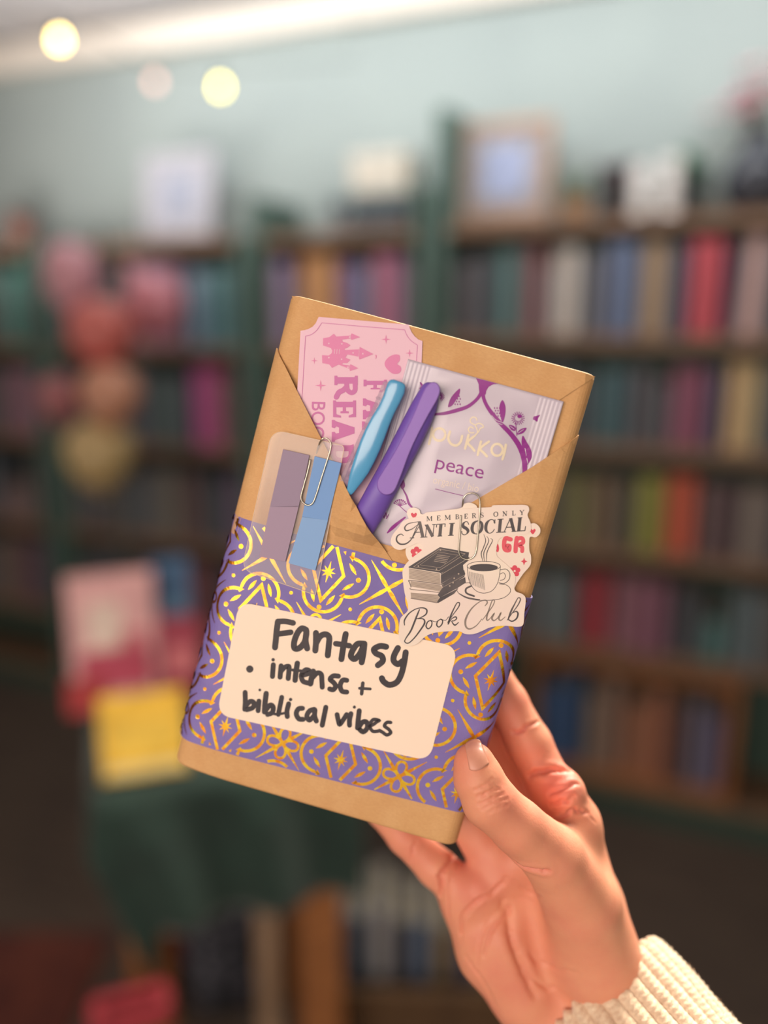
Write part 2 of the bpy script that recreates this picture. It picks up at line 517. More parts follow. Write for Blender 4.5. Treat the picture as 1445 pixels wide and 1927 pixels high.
SH = .26
R = 'right-hand bookcase'
fill_shelf(-.80, .34, ZR[1], ZR[0], row([(932, 966, (76, 132, 130), .235, 0), (986, 1016, (150, 84, 88), .24, 0), (1036, 1086, (222, 212, 200), .225, 0), (1092, 1132, (96, 96, 108), .21, 0), (1142, 1194, (98, 128, 172), .235, 0),
    (1204, 1254, (176, 138, 104), .235, 0), (1262, 1290, (60, 72, 104), .22, 0), (1298, 1358, (236, 56, 78), .235, 0), (1366, 1382, (46, 56, 100), .22, 0), (1392, 1432, (232, 178, 172), .245, .05)], 540), 'top row of the ' + R)
fill_shelf(-.80, .36, ZR[2], ZR[1], row([(1128, 1180, (52, 92, 96), .2, 0), (1186, 1226, (70, 62, 72), .2, 0), (1262, 1326, (142, 60, 88), .21, 0), (1332, 1360, (60, 60, 96), .2, 0), (1368, 1430, (222, 176, 122), .225, 0)], 750), 'second row of the ' + R)
fill_shelf(-.80, .38, ZR[3], ZR[2], row([(1052, 1110, (122, 110, 56), .2, 0), (1114, 1150, (120, 84, 60), .2, 0), (1156, 1192, (84, 74, 58), .2, 0), (1198, 1246, (150, 146, 40), .21, 0), (1254, 1306, (236, 96, 54), .215, 0),
    (1312, 1388, (78, 48, 52), .2, 0), (1394, 1446, (128, 108, 98), .2, 0)], 960), 'third row of the ' + R)
fill_shelf(-.80, .40, ZR[4], ZR[3], row([(1018, 1080, (96, 98, 104), .2, 0), (1090, 1142, (176, 34, 52), .21, 0), (1148, 1258, (140, 80, 104), .21, 0), (1262, 1300, (46, 48, 60), .2, 0), (1328, 1366, (60, 116, 114), .12, 0), (1370, 1440, (90, 98, 110), .21, 0)], 1150), 'fourth row of the ' + R)
Lb = 'bookcase left of the parcel'
fill_shelf(-1.41, -.93, ZL[1], ZL[0], row([(468, 540, (164, 136, 176), .26, 0), (560, 622, (206, 150, 78), .28, 0), (630, 662, (140, 90, 140), .25, 0), (668, 688, (110, 140, 184), .24, 0), (700, 750, (196, 92, 142), .27, 0)], 540), 'top row of the ' + Lb)
fill_shelf(-1.41, -.93, ZL[2], ZL[1], row([(470, 520, (92, 78, 66), .24, 0)], 740), 'second row of the ' + Lb)
fill_shelf(-1.41, -.93, ZL[3], ZL[2], [], 'third row of the ' + Lb)
Lc = 'bookcase behind the balloons'
fill_shelf(-2.28, -1.53, ZL[1], ZL[0], row([(232, 280, (196, 128, 150), .27, 0), (282, 332, (176, 104, 128), .26, 0), (342, 374, (130, 158, 186), .24, 0), (378, 456, (84, 122, 132), .24, 0)], 560), 'top row of the ' + Lc)
fill_shelf(-2.28, -1.53, ZL[2], ZL[1], row([(280, 340, (80, 92, 90), .24, 0), (356, 408, (206, 72, 140), .27, 0), (414, 450, (100, 76, 70), .24, 0)], 740), 'second row of the ' + Lc)
fill_shelf(-2.28, -1.53, ZL[3], ZL[2], row([(284, 332, (104, 100, 84), .24, 0), (340, 368, (98, 58, 56), .24, 0), (420, 460, (110, 70, 112), .24, 0)], 920), 'third row of the ' + Lc)
fill_shelf(-2.28, -1.53, ZL[4], ZL[3], row([(340, 400, (112, 42, 48), .24, 0)], 1080), 'fourth row of the ' + Lc)
Ld = 'bookcase at the far left'
fill_shelf(-2.95, -2.40, ZL[1], ZL[0], row([(0, 28, (58, 150, 122), .26, 0)], 540), 'top row of the ' + Ld)
fill_shelf(-2.95, -2.40, ZL[2], ZL[1], row([(8, 62, (150, 90, 104), .24, 0)], 750), 'second row of the ' + Ld)
fill_shelf(-2.95, -2.40, ZL[3], ZL[2], row([(0, 60, (128, 92, 92), .12, 0)], 970), 'third row of the ' + Ld)
fill_shelf(-2.95, -2.40, ZL[4], ZL[3], row([(0, 40, (112, 86, 70), .24, 0), (44, 80, (96, 52, 78), .24, 0)], 1120), 'fourth row of the ' + Ld)

# --- things on the top shelves ----------------------------------
def frame_thing(name, label, cat, x0, x1, y0, y1, off, z, frame_rgb, mount_rgb, art_rgb, lean=-.12):
    u, w = uw(x0, x1, (y0 + y1) / 2, off); zt = at_wall((x0 + x1) / 2, y0, off)[1]; h = zt - z
    t = empty(name, wm(u, off, z + .012) @ Matrix.Rotation(lean, 4, 'X'), label, cat)
    b = .07 * w + .008
    for (sx, sz, wx, wz) in ((0, h - b / 2, w, b), (0, b / 2, w, b), (-w / 2 + b / 2, h / 2, b, h - 2 * b), (w / 2 - b / 2, h / 2, b, h - 2 * b)):
        boxo('frame_rail', Matrix.Translation((sx, 0, sz)), wx, .022, wz, cm(frame_rgb), .002, parent=t)
    boxo('mount', Matrix.Translation((0, .003, h / 2)), w - 2 * b, .008, h - 2 * b, cm(mount_rgb), parent=t)
    a = boxo('printed_art', Matrix.Translation((0, -.003, h / 2)), (w - 2 * b) * .62, .004, (h - 2 * b) * .66, cm(art_rgb), parent=t)
    boxo('easel_back', Matrix.Translation((0, .03, h * .33)) @ Matrix.Rotation(.22, 4, 'X'), .04, .006, h * .64, cm(frame_rgb), parent=t)
    return t


ZT, ZTL = ZR[0] + .0005, ZL[0] + .0005
frame_thing('picture_frame', 'white framed print standing on the shelf above the balloons', 'picture', 268, 398, 292, 455, .16, ZTL, (166, 164, 170), (164, 163, 170), (144, 148, 162))
frame_thing('picture_frame', 'wood framed picture with a blue-grey sheet on the right-hand top shelf', 'picture', 862, 1036, 232, 420, .14, ZT, (150, 120, 100), (140, 134, 134), (142, 150, 178), -.10)
# cream box over a dark book pile
u, w = uw(676, 780, 330, .15)
for k, (c, hh) in enumerate((((44, 60, 66), .035), ((58, 52, 58), .03), ((36, 66, 70), .028))):
    o = std_book(wm(u - .09, .16, ZTL + .045 + k * .036) @ Matrix.Rotation(math.pi / 2, 4, 'Y') @ Matrix.Rotation(math.pi, 4, 'X') @ Matrix.Translation((0, -.13, 0)), .034, .15, .19, c, '%s book lying %s in the pile under the cream box' % (cname(c), ['lowest', 'in the middle', 'uppermost'][k]), 'book pile under the cream box')
    o.matrix_world = wm(u - .095 + k * .004, .22, ZTL + .0175 + k * .0352) @ Matrix.Rotation(math.pi / 2, 4, 'Y') @ Matrix.Diagonal((.034, .15, .19, 1))
t = empty('gift_box', wm(u, .15, ZTL + .107), 'cream lidded box on top of a dark book pile', 'box')
boxo('box_body', Matrix.Translation((0, 0, .045)), w * .96, .13, .09, cm((196, 188, 174)), .004, parent=t); boxo('box_lid', Matrix.Translation((0, 0, .096)), w, .14, .028, cm((202, 194, 180)), .004, parent=t)


def pot_plant(label, u, off, z, r, h, pot_rgb, leaf_rgb, lr, n, seed, group=None, spike=False):
    t = empty('potted_plant', wm(u, off, z), label, 'plant', group)
    v, f = lathe([(r * .72, 0), (r * .9, h * .6), (r, h * .9), (r * 1.06, h * .9), (r * 1.06, h), (r * .92, h), (r * .88, h * .86)], 20); lo_part('pot', v, f, cm(pot_rgb), t)
    rr = random.Random(seed); 
    for k in range(n):
        a = rr.uniform(0, 6.283); el = rr.uniform(.35, 1.35); ln = lr * rr.uniform(.7, 1.1)
        d = Vector((math.cos(a) * math.cos(el), math.sin(a) * math.cos(el), math.sin(el))); s_ = d.cross(Vector((0, 0, 1))).normalized() * ln * (.10 if spike else .22)
        p0 = Vector((0, 0, h * .85)); m_ = p0 + d * ln * .55 + Vector((0, 0, ln * .08)); e = p0 + d * ln - Vector((0, 0, ln * .12))
        up = Vector((0, 0, .002))
        lo_part('leaf', [p0, m_ - s_, m_ + up, m_ + s_, e, m_ - up * .5], [(0, 1, 2), (0, 2, 3), (1, 4, 2), (2, 4, 3), (0, 5, 1), (0, 3, 5), (1, 5, 4), (3, 4, 5)], cm(leaf_rgb), t)
    return t


pot_plant('small grey pot plant between the white print and the cream box', uw(620, 652, 390, .15)[0], .15, ZTL, .028, .06, (150, 156, 164), (96, 120, 128), .08, 16, 3)
pot_plant('low tan pot of green leaves beside the wood framed picture', uw(1060, 1108, 380, .15)[0], .15, ZT, .042, .06, (176, 140, 106), (92, 116, 84), .09, 22, 4)
pot_plant('dark pot plant behind the pair of white candles', uw(1130, 1178, 340, .12)[0], .10, ZT, .038, .10, (62, 52, 54), (84, 66, 70), .11, 22, 8)
pot_plant('terracotta pot plant on the far-left top shelf', uw(10, 62, 390, .15)[0], .15, ZTL, .05, .10, (142, 100, 88), (110, 90, 86), .10, 20, 9)
pot_plant('bushy green pot plant at the right end of the top shelf', uw(1270, 1300, 350, .15)[0] , .10, ZT, .05, .09, (50, 60, 62), (44, 96, 66), .12, 40, 10)


def pillar_candle(label, u, off, z, r, h):
    t = empty('pillar_candle', wm(u, off, z), label, 'candle', 'white candles on the top shelf')
    v, f = lathe([(r * 1.25, 0), (r * 1.3, .008), (r * .9, .014), (r, .02), (r, h * .97), (r * .9, h), (r * .5, h * .985)], 20); lo_part('wax', v, f, cm((206, 200, 196)), t)
    v, f = tube([(0, 0, h * .98), (.001, 0, h + .012)], .0012, 5); lo_part('wick', v, f, cm((50, 44, 42)), t)


pillar_candle('left one of two tall white candles on the right-hand top shelf', uw(1184, 1228, 340, .15)[0], .15, ZT, .024, .135)
pillar_candle('right one of two tall white candles on the right-hand top shelf', uw(1240, 1284, 340, .15)[0], .15, ZT, .026, .150)

# vase with dried pink flowers, top right
u = uw(1360, 1445, 300, .16)[0] + .03
t = empty('flower_vase', wm(u, .15, ZT), 'dark round vase of dusty pink dried flowers at top right', 'vase')
v, f = lathe([(.045, 0), (.07, .03), (.082, .08), (.07, .13), (.035, .165), (.034, .185), (.042, .195), (.03, .19)], 24); lo_part('vase_body', v, f, cm((46, 48, 56), .3), t)
rr = random.Random(2)
for k in range(26):
    a = rr.uniform(0, 6.28); el = rr.uniform(.5, 1.5); ln = rr.uniform(.07, .17)
    d = Vector((math.cos(a) * math.cos(el) * 1.25 - .25, math.sin(a) * math.cos(el), math.sin(el))).normalized()
    p = Vector((0, 0, .18)); q = p + d * ln
    v, f = tube([p, (p + q) / 2 + Vector((0, 0, .006)), q], .0016, 5); st_ = lo_part('flower_stem', v, f, cm((96, 104, 84)), t)
    g = G(); R_ = rr.uniform(.02, .032)
    for m_ in range(9):
        b = 6.283 * m_ / 9; s0 = Vector((math.cos(b), math.sin(b), .35)).normalized() * R_; s1 = Vector((math.cos(b + .5), math.sin(b + .5), .2)).normalized() * R_ * .8
        g.add([q, q + s0, q + s1, q + Vector((0, 0, R_ * .6))], [(0, 1, 2), (0, 2, 3), (0, 3, 1), (1, 3, 2)])
    link('flower_head', g.v, g.f, cm(rr.choice([(216, 168, 176), (196, 150, 160), (228, 190, 190)])), st_)

# --- string of globe lights under the ceiling ----------------------
M_bulb = mat('warm_globe_light', (255, 222, 130), .4, emit=22.0)
M_bulb2 = mat('yellow_globe_light', (242, 222, 96), .4, emit=13.0)
M_bulb3 = mat('pink_globe_light', (230, 170, 150), .4, emit=3.0)
bpos = []
for (x, y, D) in ((112, 77, 2.25), (292, 156, 2.55), (415, 166, 2.3)):
    d = rayw(x, y); bpos.append(CAM + d * D)
ends = [bpos[0] + Vector((-.5, -.25, .12)), bpos[0] + Vector((0, 0, .05)), bpos[1] + Vector((0, 0, .05)), bpos[2] + Vector((0, 0, .05)), bpos[2] + Vector((.35, .2, .12))]
ls = empty('string_light', Matrix.Translation(bpos[0] + Vector((0, 0, .05))), 'string of small globe lights hanging under the ceiling at upper left', 'lights')
def rel(p): return p - ls.matrix_world.translation
v, f = tube([rel(Vector(p)) for p in smoothpts([tuple(e) for e in ends], 8)], .0025, 6); lo_part('cable', v, f, cm((60, 66, 64)), ls)
for i, e in enumerate((ends[0], ends[-1])):
    v, f = tube([rel(e), rel(Vector((e.x, e.y, CEIL)))], .0012, 5); lo_part('hanger', v, f, cm((60, 66, 64)), ls)
for p, m_ in zip(bpos, (M_bulb, M_bulb3, M_bulb2)):
    c = rel(p); v, f = lathe([(.003, -.012), (.0075, -.010), (.0115, -.004), (.012, .002), (.009, .011), (.007, .018)], 16, c); b = lo_part('globe', v, f, m_, ls)
    v, f = lathe([(.007, .016), (.008, .02), (.008, .045), (.004, .05)], 12, c); lo_part('socket', v, f, cm((60, 66, 64)), ls)

# --- balloon column ---------------------------------------------------
cs_px = [(135, 520, 56, 66, (232, 158, 176), 'pale pink balloon at the top of the column'), (292, 572, 58, 60, (226, 132, 152), 'rose pink balloon sticking out to the right of the column'), (192, 622, 66, 60, (226, 104, 98), 'coral balloon in the upper middle of the column'),
         (112, 748, 42, 46, (176, 98, 104), 'dusky pink balloon low on the left of the column'), (208, 740, 58, 54, (224, 150, 118), 'peach balloon below the coral one'), (188, 852, 70, 66, (206, 172, 112), 'mustard-beige balloon at the foot of the column')]
DB = 2.2
base_d = rayw(190, 750); basep = CAM + base_d * DB
st = empty('balloon_stand', Matrix.Translation((basep.x - .01, basep.y + .13, 0)), 'slim dark pole on a round foot carrying the balloon column', 'stand')
v, f = lathe([(.14, 0), (.14, .012), (.03, .02), (.012, .05), (.008, .06), (.008, 1.66), (.004, 1.67)], 20); lo_part('pole', v, f, cm((60, 66, 62)), st)
for (x, y, rx, ry, c, lab) in cs_px:
    D = DB + (.0 if abs(x - 190) < 30 else .03); p = CAM + rayw(x, y) * (D + {622: -.05, 748: .04, 740: -.06, 852: .02}.get(y, .06)); R_ = rx / FPX * D * .96; H_ = ry / FPX * D
    n = 14; pr_ = []
    for k in range(n + 1):
        a = math.pi * k / n; z = -math.cos(a); rr_ = math.sin(a) * (1 + .10 * z)
        pr_.append((max(.001, R_ * rr_), H_ * (z if z > 0 else z * 1.12)))
    c = soft(c, .25); b = empty('balloon', Matrix.Translation(p), lab, 'balloon', 'balloons of the column')
    v, f = lathe(pr_, 28); lo_part('balloon_skin', v, f, cm(c, .3), b)
    v, f = lathe([(.004, -H_ * 1.11), (.007, -H_ * 1.11 - .008), (.012, -H_ * 1.11 - .016), (.004, -H_ * 1.11 - .012)], 10); lo_part('knot', v, f, cm(c, .3), b)

# --- wooden crate of books at the foot of the right bookcase ---------------
OC = .262
uc0 = at_wall(992, 1300, OC)[0]; uc1 = at_wall(1398, 1300, OC)[0]; wcr = uc1 - uc0
t = empty('display_crate', wm((uc0 + uc1) / 2, OC - .11, 0), 'orange-brown wooden crate of books in the lowest bay of the right-hand bookcase', 'crate')
zb = .1035; hc = .372
for (nm, cx_, cz_, sx_, sz_) in (('top_board', 0, zb + hc - .014, wcr, .028), ('bottom_board', 0, zb + .014, wcr, .028), ('side_board', -wcr / 2 + .014, zb + hc / 2, .028, hc - .056), ('side_board', wcr / 2 - .014, zb + hc / 2, .028, hc - .056)):
    boxo(nm, Matrix.Translation((cx_, 0, cz_)), sx_, .20, sz_, M_crate, .006, parent=t)
boxo('back_board', Matrix.Translation((0, .093, zb + hc / 2)), wcr - .05, .012, hc - .05, M_crate, parent=t)
items = row([(1010, 1090, (38, 74, 132), .2, 0), (1100, 1160, (150, 122, 96), .2, 0), (1168, 1250, (176, 104, 62), .2, 0), (1256, 1284, (96, 52, 44), .2, 0), (1290, 1366, (104, 92, 132), .2, 0)], 1400)
fill_shelf(uc0 + .035, uc1 - .035, zb + .0285, zb + hc - .0 + .008, [(a, b, c, None, l_) for a, b, c, h_, l_ in items], 'crate of the right-hand bookcase', off=.25)

# --- table with green cloth and what stands on it --------------------------
TZ = .76
pN, _ = at_z(182, 1490, TZ); pR, _ = at_z(672, 1412, TZ); pL, _ = at_z(112, 1335, TZ)
ex_ = (pR - pN); ex_.z = 0; TW = ex_.length; ex_.normalize(); ey_ = (pL - pN); ey_.z = 0; ey_ -= ex_ * ey_.dot(ex_); TD = ey_.length; ey_.normalize()
TD = max(TD, .42)
TM = Matrix(((ex_.x, ey_.x, 0, pN.x), (ex_.y, ey_.y, 0, pN.y), (0, 0, 1, 0), (0, 0, 0, 1)))
tb = empty('wooden_table', TM @ Matrix.Translation((TW / 2, TD / 2, 0)), 'orange-brown wooden table hidden under a dark green cloth', 'table')
boxo('table_top', Matrix.Translation((0, 0, TZ - .025)), TW - .02, TD - .02, .03, M_crate, .004, parent=tb)
for sx in (-1, 1):
    for sy in (-1, 1): boxo('table_leg', Matrix.Translation((sx * (TW / 2 - .06), sy * (TD / 2 - .05), (TZ - .04) / 2)), .07, .07, TZ - .04, M_crate, .004, parent=tb)
boxo('apron', Matrix.Translation((0, -TD / 2 + .05, TZ - .085)), TW - .14, .02, .09, M_crate, parent=tb)
# draped cloth: one sheet over the top, hanging at the front and the left
M_cloth = mat('dark_green_velvet', (22, 44, 38), .85, rgb2=(28, 54, 46), scale=14, sheen=.2)
V = []; F = []; nx_, ny_ = 48, 34; drop = .24
for j in range(ny_ + 1):
    for i in range(nx_ + 1):
        s_ = -0.10 + (TW + .10) * i / nx_ ; q_ = -drop + (TD + drop) * j / ny_
        x, y, z = max(s_, 0), max(q_, 0), TZ - .006
        dn = 0
        if q_ < 0: dn = -q_; y = -.012 - .018 * math.sin(x * 34) * min(1, dn / .08) - .02 * dn
        dl = -s_ if s_ < 0 else 0
        if dl: x = -.010 - .1 * dl + .35 * dn * (dl / .1) * 0 ; z -= dl * 1.0
        z -= dn
        if q_ < 0: x = x + dn * .35 * (1 - min(1, max(0, x) / TW))
        V.append((x - TW / 2, y - TD / 2, z + .0))
for j in range(ny_):
    for i in range(nx_): a = j * (nx_ + 1) + i; F.append((a, a + 1, a + nx_ + 2, a + nx_ + 1))
cl_ = link('tablecloth', V, F, M_cloth, None, True, TM @ Matrix.Translation((TW / 2, TD / 2, 0))); tag(cl_, 'dark green velvet cloth draped over the wooden table', 'tablecloth')
md = cl_.modifiers.new('t', 'SOLIDIFY'); md.thickness = .003; md.offset = 1


def face_book(name, label, x0, x1, y0, y1, z, back, c, cat='book', dep=.03, art=None, lean=-.18, group='books and cards on the green cloth'):
    """a book standing face-out, its foot on height z, at pixel column (x0+x1)/2"""
    p, m_ = at_z((x0 + x1) / 2, y1, z); w = (x1 - x0) * m_; h = (y1 - y0) * m_ / math.cos(math.radians(28)) * .93
    rz = math.atan2(-(p.x), p.y) * 1.0
    t = empty(name, Matrix.Translation(p + Vector((0, back, 0))) @ Matrix.Rotation(rz, 4, 'Z') @ Matrix.Rotation(lean, 4, 'X'), label, cat, group)
    boxo('front_cover', Matrix.Translation((0, -dep / 2, h / 2 + .004)), w, .003, h, cm(c), .001, parent=t); boxo('back_cover', Matrix.Translation((0, dep / 2, h / 2 + .004)), w, .003, h, cm(c), .001, parent=t)
    boxo('pages', Matrix.Translation((.002, 0, h / 2 + .004)), w - .01, dep - .004, h - .008, M_page, parent=t)
    boxo('spine', Matrix.Translation((-w / 2 - .001, 0, h / 2 + .004)), .003, dep + .002, h, cm(c), .001, parent=t)
    for k, (ax_, az_, aw_, ah_, ac) in enumerate(art or []):
        boxo('cover_art', Matrix.Translation((ax_ * w, -dep / 2 - .0022, az_ * h + .004)), aw_ * w, .0015, ah_ * h, cm(ac), parent=t)
    return t


face_book('display_book', 'pink and cream book standing face-out on the green cloth, reddish lower half', 140, 296, 1100, 1338, TZ, .02, (194, 146, 148), dep=.028, art=[(0, .28, .8, .3, (166, 62, 84)), (-.1, .62, .4, .34, (200, 178, 168)), (.2, .45, .3, .2, (178, 86, 100))])
face_book('display_book', 'steel blue book standing behind the pink one on the green cloth', 270, 345, 1095, 1330, TZ, .10, (60, 92, 128), dep=.026, art=[(0, .5, .7, .3, (96, 130, 160))])
face_book('display_book', 'crimson book beside the parcel edge on the green cloth', 296, 372, 1190, 1345, TZ, .05, (140, 48, 68), dep=.026, art=[(0, .5, .6, .3, (196, 110, 116))])
face_book('display_card', 'bright yellow card leaning at the front edge of the green cloth', 196, 350, 1322, 1470, TZ, .012, (216, 172, 58), 'card', dep=.012, art=[(0, .5, .8, .5, (220, 180, 70)), (0, .1, .9, .1, (214, 200, 144))])
face_book('display_book', 'low dark red book at the left end of the green cloth', 132, 200, 1282, 1345, TZ, .0, (150, 44, 48), dep=.02)

# --- floor-level clutter in front of and below the table ---------------------
def open_box(name, label, x0, x1, y0, y1, z0, z1, rgb, rim, cat='box', dep=.22):
    p, m_ = at_z((x0 + x1) / 2, y0, z1); w = (x1 - x0) * m_; rz = math.atan2(-p.x, p.y); h = z1 - z0
    t = empty(name, Matrix.Translation((p.x, p.y + dep / 2 - .02, z0)) @ Matrix.Rotation(rz, 4, 'Z'), label, cat); th = .010
    for (nm, cx_, cy_, sx_, sy_) in (('side', 0, -dep / 2, w, th), ('side', 0, dep / 2, w, th), ('side', -w / 2, 0, th, dep - th), ('side', w / 2, 0, th, dep - th)):
        boxo(nm, Matrix.Translation((cx_, cy_, h / 2)), sx_, sy_, h, cm(rgb), .002, parent=t)
        r_ = boxo('rim', Matrix.Translation((cx_ * 1.0, cy_, h - .012)), sx_ + .008, sy_ + .008, .034, cm(rim), .004, parent=t)
    boxo('bottom', Matrix.Translation((0, 0, .006)), w, dep, .01, cm(rgb), parent=t)
    return t, w, dep, h


LOWZ = .0
open_box('storage_box', 'tall tan bin with a red rim at the bottom edge, in front of the table', 182, 308, 1890, 1900, .0, .50, (132, 94, 56), (128, 32, 42), dep=.04)
face_book('floor_book', 'dark red book leaning against the black-and-white tote', 268, 352, 1660, 1815, .0, .0, (140, 40, 46), dep=.05, group='books under the table')
p, m_ = at_z(420, 1927, .05)
tt = empty('tote_box', Matrix.Translation((p.x, p.y + .16, 0)) @ Matrix.Rotation(math.atan2(-p.x, p.y), 4, 'Z'), 'charcoal speckled fabric tote full of papers standing under the table', 'bag')
M_speck = mat('speckled_charcoal_fabric', (52, 52, 60), .9, rgb2=(120, 120, 132), scale=38, detail=2, ratio=(.52, .6))
g = G(); nseg = 28
prof_ = [(0, .0), (.098, .0), (.108, .1), (.112, .3), (.108, .42), (.104, .43), (.1, .3), (.095, .02)]
V = []; F = []
for r_, z_ in prof_:
    for k in range(nseg):
        a = 2 * math.pi * k / nseg; ca, sa = math.cos(a), math.sin(a); sq = (abs(ca) ** 4 + abs(sa) ** 4) ** -.25
        V.append((max(r_, .001) * ca * sq, max(r_, .001) * sa * sq * .8, z_ + .006 * math.sin(5 * a) * (z_ > .4)))
for i in range(len(prof_) - 1):
    for k in range(nseg): F.append((i * nseg + k, i * nseg + (k + 1) % nseg, (i + 1) * nseg + (k + 1) % nseg, (i + 1) * nseg + k))
lo_part('bag_body', V, F, M_speck, tt)
for sx in (-1, 1):
    v, f = tube(smoothpts([(-.05, sx * .085, .42), (-.045, sx * .08, .5), (0, sx * .07, .54), (.045, sx * .08, .5), (.05, sx * .085, .42)], 6), .006, 6); lo_part('handle', v, f, M_speck, tt)
p, m_ = at_z(506, 1900, .10)
t = empty('leaning_board', Matrix.Translation((p.x, p.y, 0)) @ Matrix.Rotation(math.atan2(-p.x, p.y), 4, 'Z') @ Matrix.Rotation(-.05, 4, 'X'), 'pale narrow board standing upright beside the orange table leg', 'board')
boxo('board_face', Matrix.Translation((0, .0, .24)), .042, .012, .46, cm((182, 150, 122)), .003, parent=t); boxo('board_foot', Matrix.Translation((0, .01, .008)), .06, .07, .016, cm((150, 120, 96)), .003, parent=t)
# basket of books behind the hand, right of the table leg
p, m_ = at_z(760, 1840, .22)
bk = empty('book_basket', Matrix.Translation((p.x + .06, p.y + .15, 0)) @ Matrix.Rotation(math.atan2(-p.x, p.y), 4, 'Z'), 'brown floor basket of blue and grey books behind the wrist', 'basket')
M_wick = mat('brown_wicker', (104, 76, 48), .8, rgb2=(74, 52, 34), scale=60, bump=.6, bscale=80)
bw, bd, bh = .44, .30, .20
for (cx_, cy_, sx_, sy_) in ((0, -bd / 2, bw, .012), (0, bd / 2, bw, .012), (-bw / 2, 0, .012, bd), (bw / 2, 0, .012, bd)):
    for q_ in range(7): boxo('wicker_strand', Matrix.Translation((cx_, cy_ + (.002 if q_ % 2 else -.002), .014 + q_ * .028)), sx_ + .014, sy_ + .006, .024, M_wick, .004, parent=bk)
boxo('basket_bottom', Matrix.Translation((0, 0, .005)), bw, bd, .01, M_wick, parent=bk)
cols = [(76, 100, 140), (120, 128, 150), (190, 184, 190), (60, 60, 74), (72, 92, 128), (128, 100, 66), (70, 60, 84), (150, 150, 160), (56, 84, 128), (92, 70, 50)]
for k in range(10):
    a = rb.uniform(-.06, .06); h_ = rb.uniform(.24, .32)
    std_book(bk.matrix_world @ Matrix.Translation((-bw / 2 + .035 + k * .041, -.09, .0115)), .034, .17, h_, cols[k], '%s book, %s from the left in the brown floor basket' % (cname(cols[k]), ORD[k]), 'books in the floor basket')
# folded cream and blue cloth lumps are left out: rug under the table
p, m_ = at_z(60, 1840, 0.01)
V = []; F = []; g = G()
rg = boxo('rug', Matrix.Translation((-1.08, 1.38, .006)), .86, .76, .012, mat('rust_red_rug', (112, 56, 42), .95, rgb2=(84, 40, 34), scale=9, bump=.4, bscale=200), .004)
tag(rg, 'rust red rug on the floor at bottom left', 'rug')
# ================================================================ the wrapped parcel and what is tucked in it
def mat_kraft():
    m = mat('kraft_paper', (205, 156, 104), 0.75, rgb2=(213, 167, 116), scale=70, detail=6, bump=0.10, bscale=900)
    nt = m.node_tree; b = nt.nodes['Principled BSDF']
    src = b.inputs['Base Color'].links[0].from_socket
    tc = [n for n in nt.nodes if n.type == 'TEX_COORD'][0]
    mp = nt.nodes.new('ShaderNodeMapping'); mp.inputs['Scale'].default_value = (1, 2.6, 1); nt.links.new(tc.outputs['Object'], mp.inputs[0])
    n = nt.nodes.new('ShaderNodeTexNoise'); n.inputs['Scale'].default_value = 700; n.inputs['Detail'].default_value = 4; n.inputs['Roughness'].default_value = .65
    nt.links.new(mp.outputs[0], n.inputs['Vector'])
    r = nt.nodes.new('ShaderNodeMapRange'); r.inputs[1].default_value = .35; r.inputs[2].default_value = .7; r.inputs[3].default_value = .0; r.inputs[4].default_value = .30
    nt.links.new(n.outputs['Fac'], r.inputs[0])
    mx = nt.nodes.new('ShaderNodeMix'); mx.data_type = 'RGBA'; nt.links.new(r.outputs[0], mx.inputs[0]); nt.links.new(src, mx.inputs[6])
    mx.inputs[7].default_value = (*lin((180, 128, 78)), 1); nt.links.new(mx.outputs[2], b.inputs['Base Color'])
    return m


